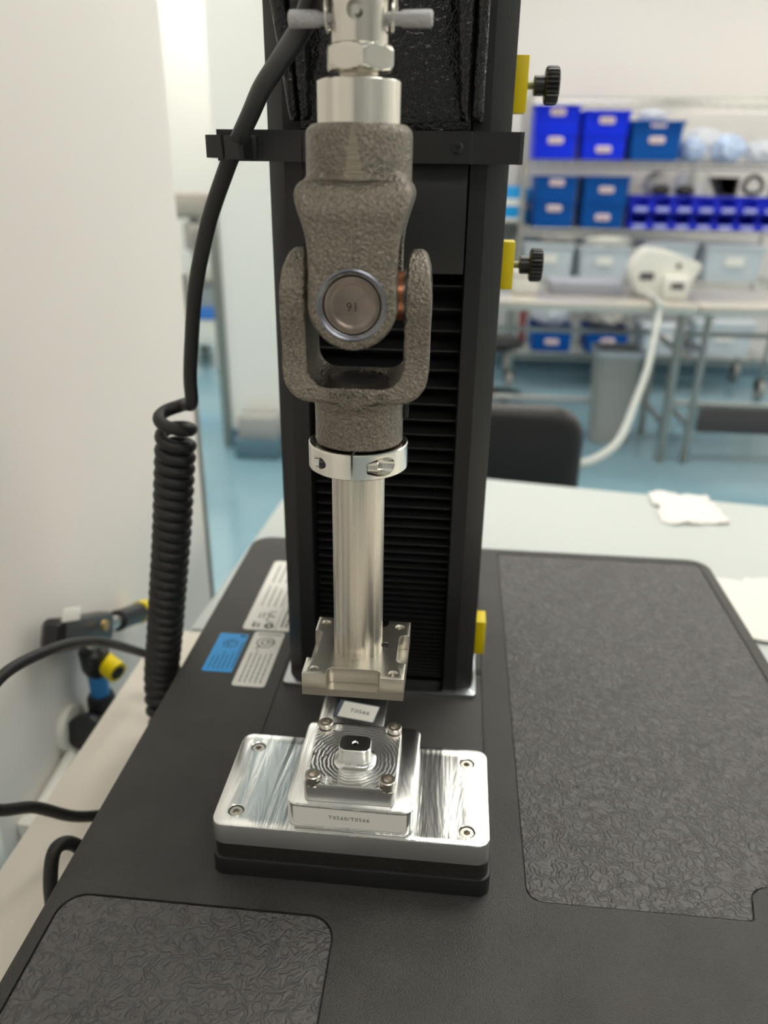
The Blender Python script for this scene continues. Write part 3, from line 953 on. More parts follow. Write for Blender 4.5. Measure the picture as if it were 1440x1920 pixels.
# casting seam and filed flash on the front of the upper yoke
bm = bmesh.new()
r4 = random.Random(4)
pts = [(XJ + r4.uniform(-0.0002, 0.0002), -0.0301 + (0.0 if q < 0.75 else 0.0), ZJ + 0.0135 + 0.0145 * q) for q in [i / 10 for i in range(11)]]
tube(bm, pts, 0.00035, 6)
obj('casting_seam', bm, mat('bright_seam', (0.38, 0.35, 0.30), 0.4, 1.0), uy)
bm = bmesh.new()
def hubpatch(w0, w1, z0, z1, nz=14, nx=6):
    rows = []
    for j in range(nz + 1):
        zz = z0 + (z1 - z0) * j / nz
        w = (w0 + (w1 - w0) * (j / nz) ** 0.8) * (1 + r4.uniform(-0.16, 0.16)) * min(1.0, 0.35 + j / 5)
        rr = 0.02178
        rows.append([(XJ + rr * math.sin(w * (2 * i / nx - 1) / rr), -rr * math.cos(w * (2 * i / nx - 1) / rr), zz) for i in range(nx + 1)])
    return rows
rows = hubpatch(0.0042, 0.0008, 0.3570, 0.3772, 36)
rings(bm, rows, False, False, False)
obj('filed_flash', bm, mat('filed_bright_steel', (0.33, 0.29, 0.23), 0.36, 0.9, bump=0.5, bscale=900, stretch=(0.05, 0.05, 1)), uy, 0)
# bearing: cross, caps, rings, seals
bm = bmesh.new()
for a in (rotx(PI / 2), roty(PI / 2)):
    cyl(bm, 0.0070, -0.0285, 0.0285, 28, tr(XJ, 0, ZJ) @ a)
lathe(bm, [(0.0085, -0.0120), (0.0105, -0.008), (0.0105, 0.008), (0.0085, 0.0120)], 28, tr(XJ, 0, ZJ) @ rotx(PI / 2))
obj('bearing_cross', bm, M_castdark, uj)
for k, a in enumerate((rotx(PI / 2), rotx(-PI / 2), roty(PI / 2), roty(-PI / 2))):
    m = tr(XJ, 0, ZJ) @ a
    bm = bmesh.new()
    lathe(bm, [(0.0114, 0.0195), (0.0114, 0.0288), (0.0112, 0.0293), (0.0102, 0.0296), (0.0090, 0.0294), (0.0082, 0.0289), (0.0076, 0.0286), (0.001, 0.0286)], 48, m)
    c = obj('bearing_cap', bm, M_cap, uj, 50)
    c['label'] = 'bronze coloured bearing cap'
    if k < 2:
        bm = bmesh.new()
        lathe(bm, [(0.0117, 0.0270), (0.0119, 0.0293), (0.0136, 0.0304), (0.0142, 0.0301), (0.0142, 0.0285)], 56, m, False, False)
        g = obj('bore_ring', bm, M_bevel, uj, 50)
        g['label'] = 'bluish machined bore edge'
    bm = bmesh.new()
    lathe(bm, [(0.0090, 0.0160), (0.0103, 0.0165), (0.0103, 0.0200), (0.0092, 0.0204)], 40, m)
    w = obj('bearing_seal', bm, M_copper if k >= 2 else M_dark, uj, 40)
    if k == 0:
        text('lettering', '16', 0.0052, mat('stamped_dark', (0.05, 0.04, 0.035), 0.5, 0.5), uj, tr(XJ + 0.0001, -0.02868, ZJ - 0.0004) @ rotx(PI / 2) @ rotz(PI), 0.00003)
text('cast_lettering', '1502510  15', 0.0046, mat('rubbed_highlight_steel', (0.30, 0.27, 0.23), 0.3, 0.95), uj, tr(XJ + 0.0006, -0.0214, 0.2722) @ rotx(PI / 2 - 0.12), 0.0012, kern=1.1)  # lighter colour for rubbed letter tops, with their highlights painted in
bm = bmesh.new(); rslab(bm, 0.0025, 0.0085, 0.0012, 0, 0.0013, 0.0003)
obj('grease_fitting', bm, M_plastic, uj, 30, tr(XJ + 0.0215, 0.002, 0.2610) @ rotx(PI / 2))
uj.rotation_euler.z = math.radians(1.4)

# ================================================================== COUPLING ABOVE THE JOINT
cpg = thing('load_coupling', 'nickel plated pin coupling with lock nut and aluminium spacer above the universal joint', 'coupling', (0.0013, 0, 0.3770))
bm = bmesh.new(); cyl(bm, 0.0166, 0.3765, 0.3934, 64, tr(0.0013, 0, 0), 0.0004)
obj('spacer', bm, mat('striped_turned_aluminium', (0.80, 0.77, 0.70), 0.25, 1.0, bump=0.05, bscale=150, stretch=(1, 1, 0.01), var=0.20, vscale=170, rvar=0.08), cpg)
bm = bmesh.new()
prof = []
for k in range(8):
    prof += [(0.0080, 0.3930 + 0.0014 * k), (0.0073, 0.3937 + 0.0014 * k)]
lathe(bm, prof, 40, tr(0.0013, 0, 0))
obj('stud', bm, M_nickel, cpg, 25)
bm = bmesh.new()
n = 72
def nut_ring(rf, rmax, z):
    a0 = math.radians(12)
    return [(0.0016 + min(hexr(2 * PI * i / n, rf), rmax) * math.cos(2 * PI * i / n + a0), min(hexr(2 * PI * i / n, rf), rmax) * math.sin(2 * PI * i / n + a0), z) for i in range(n)]
z0, z1 = 0.3963, 0.4053
rings(bm, [nut_ring(0.0125, 0.0122, z0), nut_ring(0.0125, 0.0132, z0 + 0.0006), nut_ring(0.0125, 0.0140, z0 + 0.0015), nut_ring(0.0125, 0.0144, z0 + 0.0022),
           nut_ring(0.0125, 0.0144, z1 - 0.0022), nut_ring(0.0125, 0.0140, z1 - 0.0015), nut_ring(0.0125, 0.0132, z1 - 0.0006), nut_ring(0.0125, 0.0122, z1)])
obj('lock_nut', bm, M_nickel, cpg, 40)
bm = bmesh.new()
lathe(bm, [(0.0105, 0.4054), (0.0110, 0.4059), (0.0110, 0.4215), (0.0118, 0.4220), (0.0118, 0.45)], 56, tr(0.0016, 0, 0))
cn = obj('socket_body', bm, M_nickel, cpg, 30)
b = bmesh.new(); cyl(b, 0.0033, 0.0, 0.02, 28, tr(0.0012, -0.005, 0.4157) @ rotx(PI / 2))
boolean(cn, [cutter(b, cpg)])
bm = bmesh.new(); cyl(bm, 0.0016, 0, 0.003, 20, tr(0.0014, -0.0078, 0.4157) @ rotx(PI / 2))
obj('hole_pin', bm, M_nickel, cpg)
for s in (-1, 1):
    bm = bmesh.new()
    m = tr(0.0018, 0, 0.4142) @ roty(s * PI / 2)
    lathe(bm, [(0.0024, 0.0100), (0.0024, 0.0150), (0.0030, 0.0165), (0.0032, 0.0260), (0.0030, 0.0272), (0.0022, 0.0277)], 24, m)
    obj('pin_end', bm, mat('knurled_steel', (0.46, 0.46, 0.48), 0.34, 1.0, bump=1.0, bscale=1300), cpg, 30)
    bm = bmesh.new()
    c = Vector((0.0018 + s * 0.0128, 0, 0.4155))
    tube(bm, [c + Vector((s * 0.0006 * math.cos(a * 0.5), 0.0042 * math.cos(a), 0.0058 * math.sin(a))) for a in [2 * PI * i / 28 for i in range(29)]], 0.0006, 8)
    obj('retaining_ring', bm, M_nickel, cpg, 40)

# ================================================================== CABLES
cc = thing('coiled_cable', 'black coiled cable running from the crosshead down to the left edge of the machine', 'cable', (-0.15, 0.17, 0.19))
lead = [(-0.012, -0.002, 0.432), (-0.023, 0.018, 0.4165), (-0.040, 0.050, 0.407), (-0.0555, 0.075, 0.3975), (-0.067, 0.094, 0.387), (-0.0800, 0.1115, 0.3735), (-0.0890, 0.1185, 0.3600), (-0.105, 0.130, 0.331), (-0.1195, 0.141, 0.293), (-0.1305, 0.155, 0.253), (-0.135, 0.164, 0.222)]
axis_pts = catmull([(-0.1525, 0.172, 0.206), (-0.1535, 0.173, 0.190), (-0.160, 0.176, 0.149), (-0.168, 0.180, 0.102), (-0.178, 0.185, 0.051), (-0.189, 0.191, -0.004), (-0.1975, 0.195, -0.046), (-0.1955, 0.186, -0.074), (-0.188, 0.178, -0.092)], 40)
acc = [0.0]
for a, b in zip(axis_pts[:-1], axis_pts[1:]):
    acc.append(acc[-1] + (b - a).length)
tot = acc[-1]
def axis_at(s):
    for i in range(len(acc) - 1):
        if acc[i + 1] >= s:
            u = (s - acc[i]) / max(1e-9, acc[i + 1] - acc[i])
            return axis_pts[i].lerp(axis_pts[i + 1], u), (axis_pts[i + 1] - axis_pts[i]).normalized()
    return axis_pts[-1], (axis_pts[-1] - axis_pts[-2]).normalized()
helix = []
ang = 0.35
s = 0.0
step = 2 * PI / 22
while s < tot - 0.001:
    c, T = axis_at(s)
    X = (Vector((1, 0, 0)) - T * T.x).normalized()
    Yv = T.cross(X)
    R = 0.0105 * (1.10 if s < 0.012 else 1.0)
    helix.append(c + (X * math.cos(ang) - Yv * math.sin(ang)) * R)
    turns = (ang - 0.35) / (2 * PI)
    pitch = 0.0165 if turns < 1 else (0.0128 if turns < 2 else 0.0093)
    ang += step
    s += pitch * step / (2 * PI)
pts = catmull(lead[:-1] + [(-0.1355, 0.1615, 0.230), (-0.1372, 0.1645, 0.2120)] + [helix[3] + Vector((0.0005, -0.001, 0.0015))], 8)
hp = helix[4:]
bm = bmesh.new()
tube(bm, pts + hp[1:], 0.0047, 12)
obj('cable', bm, M_cord, cc, 60)

cl = thing('cable_clip', 'small black adhesive cable clip holding the coiled cable on the bracket end', 'clip', (-0.083, 0.122, 0.366))
bm = bmesh.new()
box(bm, -0.0955, -0.0715, 0.1216, 0.1238, 0.3668, 0.3785, 0.0004)
obj('backing', bm, M_plastic, cl)
bm = bmesh.new()
w = 0.0016
prism(bm, [(-0.0955, 0.1065), (-0.0930, 0.1052), (-0.0868, 0.1052), (-0.0860, 0.1060), (-0.0860, 0.1075), (-0.0955, 0.1090)], 0.3668, 0.3780)
obj('clip_lip', bm, M_plastic, cl)
bm = bmesh.new()
prism(bm, [(-0.0850, 0.1055), (-0.0770, 0.1045), (-0.0748, 0.1060), (-0.0738, 0.1215), (-0.0752, 0.1215), (-0.0764, 0.1070), (-0.0850, 0.1078)], 0.3662, 0.3775)
prism(bm, [(-0.0955, 0.1088), (-0.0944, 0.1088), (-0.0940, 0.1215), (-0.0955, 0.1215)], 0.3668, 0.3780)
obj('clip_arm', bm, M_plastic, cl)

def cable(name, pts, r, label, m=M_cord, sub=10):
    bm = bmesh.new()
    tube(bm, catmull(pts, sub), r, 12)
    return tag(obj(name, bm, m, None, 60), label, 'cable')
cable('loop_cable', [(-0.170, 0.235, -0.095), (-0.215, 0.250, -0.070), (-0.240, 0.255, -0.065), (-0.245, 0.183, -0.005), (-0.245, 0.113, 0.033), (-0.248, 0.050, 0.048), (-0.251, 0.020, 0.015), (-0.246, 0.016, -0.024), (-0.2350, 0.045, -0.052), (-0.222, 0.068, -0.082), (-0.205, 0.088, -0.098), (-0.165, 0.110, -0.1045)], 0.0042,
      'thin black cable looping out over the bench beside the left wall')
cable('short_cable', [(-0.155, -0.060, -0.104), (-0.188, -0.030, -0.104), (-0.196, -0.014, -0.085), (-0.1955, -0.010, -0.055), (-0.193, -0.002, -0.036), (-0.186, 0.008, -0.042), (-0.176, 0.014, -0.070), (-0.165, 0.016, -0.095)], 0.0045,
      'short black cable bend rising beside the front left edge of the base')

# ================================================================== AIR FITTING ON THE LEFT WALL
af = thing('air_fitting', 'black and yellow compressed air coupling with a blue hose on the left wall', 'air fitting', (-0.36, 0.32, -0.20))
XW = -0.335
def P3(y, z, dx=0.0): return (XW + dx, y, z)
m, L = axis(P3(0.262, -0.058), P3(0.368, -0.112))
bm = bmesh.new(); rslab(bm, 0.026, 0.034, 0.009, 0, L, 0.006, 0, 0, 5, 0.006)
obj('manifold', bm, M_plastic, af, 35, m)
bm = bmesh.new(); box(bm, -0.0012, 0.0012, 0.0, 0.034, 0.0, 0.013, 0.0005)
obj('label_plate', bm, M_label, af, 35, tr(*P3(0.264, -0.042, 0.0135)) @ rotx(math.radians(-27)))
bm = bmesh.new(); rod(bm, P3(0.336, -0.090, 0.016), P3(0.336, -0.090, 0.020), 0.006, 16)
obj('brass_plug', bm, M_brass, af)
bm = bmesh.new(); rod(bm, P3(0.368, -0.113), P3(0.398, -0.124), 0.0085, 20)
obj('nipple', bm, M_nickel, af)
bm = bmesh.new(); rod(bm, P3(0.398, -0.124), P3(0.456, -0.148), 0.0125, 24)
obj('plug_body', bm, M_plastic, af)
bm = bmesh.new(); rod(bm, P3(0.457, -0.1485), P3(0.476, -0.1565), 0.0140, 24)
obj('yellow_sleeve', bm, M_yellow, af)
bm = bmesh.new(); rod(bm, P3(0.338, -0.102), P3(0.338, -0.120), 0.0100, 20)
obj('nipple', bm, M_nickel, af)
bm = bmesh.new(); lathe(bm, [(0.013, 0), (0.0160, 0.004), (0.0160, 0.026), (0.0115, 0.036)], 24, axis(P3(0.336, -0.119), P3(0.338, -0.16))[0])
obj('coupler_body', bm, M_plastic, af)
m, L = axis(P3(0.340, -0.139, 0.006), P3(0.328, -0.145, 0.028))
bm = bmesh.new(); lathe(bm, [(0.0120, 0), (0.0120, L), (0.0078, L)], 24, m, True, False)
obj('yellow_sleeve', bm, M_yellow, af)
bm = bmesh.new(); cyl(bm, 0.0079, L * 0.4, L * 1.05, 24, m)
obj('port', bm, M_dark, af)
bm = bmesh.new(); rod(bm, P3(0.336, -0.153), P3(0.336, -0.184), 0.0105, 20)
obj('blue_hose_end', bm, M_blueband, af)
bm = bmesh.new(); lathe(bm, [(0.013, 0), (0.0155, 0.005), (0.0155, 0.046), (0.0130, 0.052)], 24, axis(P3(0.336, -0.181), P3(0.334, -0.24))[0])
obj('valve_body', bm, M_plastic, af)
bm = bmesh.new(); rod(bm, P3(0.296, -0.200), P3(0.288, -0.198), 0.020, 24); rod(bm, P3(0.323, -0.208), P3(0.296, -0.200), 0.012, 20)
obj('valve_wheel', bm, M_plastic, af)
bm = bmesh.new(); rod(bm, (-0.3599, 0.302, -0.203), (-0.352, 0.302, -0.203), 0.026, 28)
obj('wall_flange', bm, M_white, af)
bm = bmesh.new(); rod(bm, (-0.352, 0.315, -0.205), (-0.335, 0.328, -0.208), 0.009, 16); rod(bm, (-0.3599, 0.305, -0.08), (-0.34, 0.305, -0.08), 0.009, 16)
obj('wall_bracket', bm, M_plastic, af)
rw = thing('cable_raceway', 'white pipe raceway running along the left wall behind the workbench', 'raceway', (-0.36, 0.25, -0.23))
bm = bmesh.new(); rod(bm, (-0.350, 0.195, -0.236), (-0.350, 0.330, -0.222), 0.008, 14)
obj('pipe', bm, M_white, rw)
bm = bmesh.new(); box(bm, -0.3599, -0.340, 0.185, 0.200, -0.30, -0.226, 0.003)
obj('drop', bm, M_white, rw)
so = thing('wall_socket', 'white socket box low on the left wall beside the raceway', 'socket', (-0.36, 0.10, -0.20))
bm = bmesh.new(); box(bm, -0.3599, -0.343, 0.10, 0.145, -0.235, -0.185, 0.003)
obj('box', bm, M_white, so)
bm = bmesh.new(); box(bm, -0.343, -0.340, 0.108, 0.137, -0.228, -0.192, 0.001)
obj('cover', bm, M_label, so)

# ================================================================== CHAIR BEHIND THE TABLE
chr_ = thing('office_chair', 'black vinyl chair with rounded backrest behind the white table', 'chair', (0.11, 1.38, FLOOR_Z))
bm = bmesh.new()
rs = []
for y, g in ((0.0, 0.030), (0.004, 0.012), (0.012, 0.003), (0.022, 0.0), (0.036, 0.003), (0.044, 0.012), (0.048, 0.030)):
    rs.append([(0.108 + x, 1.20 + y + 0.16 * x * x, -0.205 + zz) for x, zz in rrect(0.425 - 2 * g, 0.262 - 2 * g, 0.075 - g, 0, 0, 8)])
rings(bm, rs)
obj('backrest', bm, M_vinyl, chr_, 60)
bm = bmesh.new()
rs = []
for z, g in ((-0.43, 0.02), (-0.42, 0.004), (-0.40, 0.0), (-0.375, 0.004), (-0.365, 0.03)):
    rs.append([(0.108 + x, 1.43 + y, z) for x, y in rrect(0.44 - 2 * g, 0.42 - 2 * g, 0.08 - g, 0, 0, 8)])
rings(bm, rs)
obj('seat', bm, M_vinyl, chr_, 60)
bm = bmesh.new(); tube(bm, catmull([(0.108, 1.262, -0.24), (0.108, 1.275, -0.36), (0.108, 1.31, -0.445), (0.108, 1.42, -0.445)], 8), 0.018, 12)
obj('back_post', bm, M_plastic, chr_)
bm = bmesh.new(); cyl(bm, 0.028, -0.80, -0.43, 20, tr(0.108, 1.43, 0))
obj('gas_column', bm, M_steel, chr_)
for k in range(5):
    a = 2 * PI * k / 5 + 0.3
    bm = bmesh.new()
    e = Vector((0.108 + 0.27 * math.cos(a), 1.43 + 0.27 * math.sin(a), -0.795))
    tube(bm, [(0.108, 1.43, -0.775), e], [0.022, 0.014], 10)
    lg = obj('leg', bm, M_plastic, chr_)
    bm = bmesh.new(); rod(bm, e + Vector((-0.012, 0, -0.037)), e + Vector((0.012, 0, -0.037)), 0.028, 20)
    rod(bm, e, e + Vector((0, 0, -0.03)), 0.006, 8)
    obj('caster', bm, M_plastic, lg)

# ================================================================== STEEL TABLES
def steel_table(x0, x1, label, shelf_panel=None):
    t = thing('steel_table', label, 'table', ((x0 + x1) / 2, 3.36, FLOOR_Z), 'stainless tables before the wire rack')
    bm = bmesh.new(); box(bm, x0, x1, 3.12, 3.64, -0.180, -0.140, 0.006)
    obj('tabletop', bm, M_steeltop, t)
    xs = (x0 + 0.05, x1 - 0.05)
    for x in xs:
        for y in (3.16, 3.59):
            bm = bmesh.new(); rod(bm, (x, y, FLOOR_Z + 0.03), (x, y, -0.180), 0.017, 14); rod(bm, (x, y, FLOOR_Z), (x, y, FLOOR_Z + 0.03), 0.022, 14)
            obj('leg', bm, M_steel, t)
        for z in (-0.345, -0.695):
            bm = bmesh.new(); rod(bm, (x, 3.16, z), (x, 3.59, z), 0.013, 12)
            obj('side_stretcher', bm, M_steel, t)
    for z in (-0.345, -0.695):
        bm = bmesh.new(); rod(bm, (xs[0], 3.59, z), (xs[1], 3.59, z), 0.013, 12)
        obj('rear_stretcher', bm, M_steel, t)
    if shelf_panel:
        bm = bmesh.new(); box(bm, x0 + 0.075, x1 - 0.02, 3.13, 3.16, -0.705, -0.590, 0.004)
        p = obj('front_panel', bm, M_darkgrey, t); p['label'] = 'dark charcoal low front panel'
    return t
steel_table(-0.10, 1.068, 'stainless steel table carrying the white instrument in front of the wire rack')
steel_table(1.076, 2.25, 'stainless steel table with a dark low front panel at the right edge', True)

# ================================================================== WIRE RACK
RX0, RX1, RY0, RY1 = 0.375, 1.86, 4.36, 4.82
rk = thing('wire_rack', 'tall chrome wire shelving rack on casters against the back wall', 'shelving rack', (1.1, 4.6, FLOOR_Z))
shelf_z = [0.735, 0.432, 0.080, -0.195, -0.625]
for x in (RX0, RX1):
    for y in (RY0, RY1):
        bm = bmesh.new(); rod(bm, (x, y, -0.74), (x, y, 0.775), 0.0125, 14)
        obj('post', bm, M_chrome, rk)
        bm = bmesh.new()
        rod(bm, (x - 0.015, y, -0.800), (x + 0.015, y, -0.800), 0.060, 24)
        c = obj('caster', bm, M_grey, rk)
        bm = bmesh.new(); box(bm, x - 0.024, x - 0.019, y - 0.03, y + 0.03, -0.80, -0.745); box(bm, x + 0.019, x + 0.024, y - 0.03, y + 0.03, -0.80, -0.745); box(bm, x - 0.024, x + 0.024, y - 0.03, y + 0.03, -0.745, -0.738)
        obj('caster_fork', bm, M_dark, c)
for z in shelf_z:
    bm = bmesh.new()
    for dz in (0.0, -0.030):
        for y in (RY0, RY1):
            rod(bm, (RX0, y, z + dz), (RX1, y, z + dz), 0.004, 8)
        for x in (RX0, RX1):
            rod(bm, (x, RY0, z + dz), (x, RY1, z + dz), 0.004, 8)
    sh = obj('shelf', bm, M_chrome, rk)
    bm = bmesh.new()
    n = 34
    for i in range(1, n):
        x = RX0 + (RX1 - RX0) * i / n
        rod(bm, (x, RY0, z + 0.002), (x, RY1, z + 0.002), 0.0018, 5)
    for y in (RY0 + 0.15, RY0 + 0.31):
        rod(bm, (RX0, y, z - 0.003), (RX1, y, z - 0.003), 0.003, 6)
    # zigzag truss along the front and the back edge
    for y in (RY0, RY1):
        k = 40
        for i in range(k):
            xa = RX0 + (RX1 - RX0) * i / k; xb = RX0 + (RX1 - RX0) * (i + 1) / k
            rod(bm, (xa, y, z if i % 2 else z - 0.030), (xb, y, z - 0.030 if i % 2 else z), 0.0018, 5)
    obj('wire_grid', bm, M_chrome, sh)['kind'] = 'stuff'

def tote(x0, x1, z0, z1, m, label, yf=4.385, depth=0.34, tagz=0.72, group=None, name='storage_tote'):
    """tapered open tote with rim, handle ledge and a tag on the front"""
    t = thing(name, label, 'storage tote', ((x0 + x1) / 2, yf + depth / 2, z0), group)
    h = z1 - z0
    tp = (x1 - x0) * 0.045
    cx = (x0 + x1) / 2
    w = x1 - x0
    cy = yf + depth / 2
    wall = 0.004
    bm = bmesh.new()
    def rr(ins, z):
        return [(x, y, z) for x, y in rrect(w - 2 * ins, depth - 2 * ins, 0.018, cx, cy, 4)]
    rings(bm, [rr(tp, z0), rr(0.008, z1 - 0.016), rr(0.002, z1 - 0.016), rr(0.002, z1 - 0.001), rr(0.008 + wall, z1 - 0.001), rr(tp + wall, z0 + wall)])
    obj('body', bm, m, t, 30)
    for s in (-1, 1):
        bm = bmesh.new()
        xx = cx + s * w * 0.27
        rs = [[(xx - 0.006, yf + 0.004 + tp * (1 - q), z0 + h * (0.04 + 0.8 * q)), (xx + 0.006, yf + 0.004 + tp * (1 - q), z0 + h * (0.04 + 0.8 * q)), (xx + 0.006, yf + 0.012 + tp * (1 - q), z0 + h * (0.04 + 0.8 * q)), (xx - 0.006, yf + 0.012 + tp * (1 - q), z0 + h * (0.04 + 0.8 * q))] for q in (0, 1)]
        rings(bm, rs)
        obj('rib', bm, m, t, 0)
    bm = bmesh.new()
    zc = z0 + h * tagz
    rslab(bm, 0.082, 0.034, 0.012, 0, 0.004, 0.001)
    yy = yf + 0.008 + (tp - 0.008) * (1 - tagz) - 0.0035
    g = obj('tag', bm, M_tag, t, 30, tr(cx, yy, zc) @ rotx(PI / 2))
    bm = bmesh.new()
    box(bm, cx - 0.027, cx + 0.027, yy - 0.0049, yy - 0.0041, zc - 0.006, zc + 0.007)
    obj('tag_print', bm, mat('tag_print', (0.55, 0.42, 0.45), 0.6), g, 0)
    return t
G1 = 'stacked totes on the wire rack'
e = 0.437
tote(0.405, 0.650, e, 0.572, M_royal, 'royal blue tote at the bottom of the left stack on the upper shelf', tagz=0.70, group=G1)
tote(0.398, 0.658, 0.574, 0.706, M_royal, 'royal blue tote topping the left stack on the upper shelf', tagz=0.72, group=G1)
tote(0.664, 0.915, e, 0.568, M_royal, 'royal blue tote at the bottom of the second stack on the upper shelf', tagz=0.40, group=G1)
tote(0.660, 0.925, 0.570, 0.682, M_royal, 'royal blue tote topping the second stack on the upper shelf', tagz=0.55, group=G1)
tote(0.925, 1.208, e, 0.600, M_teal, 'deep blue tote holding a nested tote on the upper shelf', tagz=0.62, group=G1)
tote(0.918, 1.216, 0.602, 0.634, M_teal, 'shallow rim of the deep blue tote nested on top on the upper shelf', tagz=0.5, group=G1, depth=0.345)
e = 0.085
tote(0.432, 0.676, e, 0.226, M_teal, 'deep blue tote at the bottom of the left stack on the middle shelf', tagz=0.72, group=G1)
tote(0.432, 0.680, 0.228, 0.356, M_teal, 'deep blue tote topping the left stack on the middle shelf', tagz=0.72, group=G1)
tote(0.700, 0.955, e, 0.224, M_teal, 'deep blue tote at the bottom of the second stack on the middle shelf', tagz=0.42, group=G1)
tote(0.698, 0.965, 0.226, 0.358, M_teal, 'deep blue tote topping the second stack on the middle shelf', tagz=0.46, group=G1)
e = -0.620
tote(0.488, 0.742, e, -0.482, M_teal, 'blue tote filled with a clear bag on the left of the bottom shelf', tagz=0.42, group=G1)
tote(0.815, 1.075, e, -0.482, M_teal, 'blue tote full of small parts behind the grey waste bin on the bottom shelf', tagz=0.52, group=G1)

# small parts bins, two rows of seven
pb0 = None
for row in range(2):
    for c in range(7):
        x0 = 0.975 + 0.1175 * c
        z0 = 0.085 + 0.090 * row
        lab = 'small bright blue parts bin, number %s from the left in the %s row' % (('one', 'two', 'three', 'four', 'five', 'six', 'seven')[c], ('lower', 'upper')[row])
        if pb0 is None:
            pb0 = thing('parts_bin', lab, 'parts bin', (x0 + 0.055, 4.46, z0), 'blue parts bins on the middle shelf')
            w, h = 0.110, 0.086
            cx, yf, yb = x0 + 0.055, 4.375, 4.555
            bm = bmesh.new()
            # hopper front bin: low front, full sides and back
            prof = [(yf, z0), (yf, z0 + 0.034), (yf + 0.035, z0 + 0.060), (yf + 0.035, z0 + h), (yb, z0 + h), (yb, z0)]
            for s in (-1, 1):
                xa = cx + s * (w / 2 - 0.004)
                t = bmesh.new(); prism(t, prof, xa - 0.004, xa + 0.004, 'x'); merge(bm, t)
            box(bm, cx - w / 2 + 0.008, cx + w / 2 - 0.008, yf, yf + 0.006, z0, z0 + 0.034)
            box(bm, cx - w / 2 + 0.008, cx + w / 2 - 0.008, yb - 0.006, yb, z0, z0 + h)
            box(bm, cx - w / 2 + 0.008, cx + w / 2 - 0.008, yf + 0.006, yb - 0.006, z0, z0 + 0.004)
            obj('body', bm, M_bin, pb0, 0)
            obj('label_slip', bx(cx - 0.034, cx + 0.034, yf - 0.003, yf - 0.0005, z0 + 0.006, z0 + 0.027), mat('bin_slip', (0.40, 0.42, 0.80), 0.5), pb0, 0)
            obj('rim', bx(cx - w / 2 + 0.009, cx + w / 2 - 0.009, yf + 0.036, yf + 0.043, z0 + h - 0.012, z0 + h - 0.001), M_bin, pb0, 0)
        else:
            dup(pb0, (x0 + 0.055, 4.46, z0), lab)

def lump(name, cx, cy, cz, rx, ry, rz, m, label, cat, seed=1, amp=0.25, parent=None):
    """crumpled bag: noisy squashed sphere sitting on z = cz"""
    r = random.Random(seed)
    t = bmesh.new()
    bmesh.ops.create_icosphere(t, subdivisions=4, radius=1.0)
    ph = [(Vector((r.uniform(-1, 1), r.uniform(-1, 1), r.uniform(-1, 1))).normalized() * r.uniform(2, 7), r.uniform(0, 6), r.uniform(0.3, 1)) for _ in range(10)]
    for v in t.verts:
        d = sum(abs(math.sin(v.co.dot(k) + p)) * a for k, p, a in ph) / 5 - 0.5
        v.co *= 1 + amp * d
        v.co = Vector((cx + v.co.x * rx, cy + v.co.y * ry, cz + max(0.0, (v.co.z + 0.85)) * rz / 1.7))
    bmesh.ops.remove_doubles(t, verts=t.verts[:], dist=1e-5)
    o = obj(name, t, m, None, 25)
    return tag(o, label, cat)
lump('plastic_bag', 1.060, 4.55, 0.637, 0.070, 0.07, 0.055, M_film, 'clear plastic bag resting on the nested deep blue tote', 'bag', 3)
lump('plastic_bag', 1.285, 4.50, 0.437, 0.058, 0.07, 0.105, M_filmblue, 'bag of pale blue items beside the deep blue tote on the upper shelf', 'bag', 4, 0.5)
lump('plastic_bag', 1.470, 4.46, 0.437, 0.075, 0.055, 0.120, M_filmblue, 'larger bag of pale blue items further along the upper shelf', 'bag', 5, 0.55)
lump('plastic_bag', 1.390, 4.70, 0.437, 0.11, 0.07, 0.150, M_film, 'clear bag standing behind the pale blue bags on the upper shelf', 'bag', 6, 0.5)
lump('plastic_bag', 1.650, 4.52, 0.437, 0.065, 0.07, 0.10, M_film, 'clear bag at the right end of the upper shelf', 'bag', 16, 0.5)
lump('plastic_bag', 0.612, 4.55, -0.478, 0.105, 0.11, 0.130, M_film, 'clear bag bulging out of the left tote on the bottom shelf', 'bag', 7, 0.3)
lump('white_bag', 1.145, 4.60, 0.264, 0.068, 0.05, 0.105, M_white, 'white bag lying on top of the blue parts bins', 'bag', 8, 0.25)
lump('white_bag', 1.270, 4.56, 0.264, 0.040, 0.04, 0.105, M_film, 'tall crumpled clear bag on top of the blue parts bins', 'bag', 9, 0.35)
lump('black_pouch', 1.140, 4.455, 0.264, 0.048, 0.03, 0.050, M_plastic, 'small black pouch in front of the white bag on the parts bins', 'pouch', 10)
lump('black_pouch', 1.270, 4.455, 0.264, 0.048, 0.03, 0.050, M_plastic, 'small black pouch before the crumpled clear bag on the parts bins', 'pouch', 11)
lump('parts_heap', 0.945, 4.55, -0.478, 0.10, 0.10, 0.085, M_grey, 'grey heap of parts on top of the second tote on the bottom shelf', 'parts', 12, 0.5)
bm = bmesh.new(); lathe(bm, [(0.050, 0.2635), (0.052, 0.268), (0.052, 0.385), (0.048, 0.390), (0.020, 0.390), (0.020, 0.37)], 28, tr(1.360, 4.55, 0))
tag(obj('paper_roll', bm, M_white, None, 40), 'white paper roll standing on the blue parts bins', 'roll')
bm = bmesh.new()
rs = [[(1.500 + x * k + sk, 4.55 + y, z) for x, y in rrect(0.15, 0.12, 0.02, 0, 0, 4)] for z, k, sk in ((0.2635, 0.62, 0.02), (0.27, 0.66, 0.02), (0.352, 0.98, 0.0), (0.360, 1.0, 0.0), (0.3585, 0.92, 0.0), (0.275, 0.58, 0.02))]
rings(bm, rs)
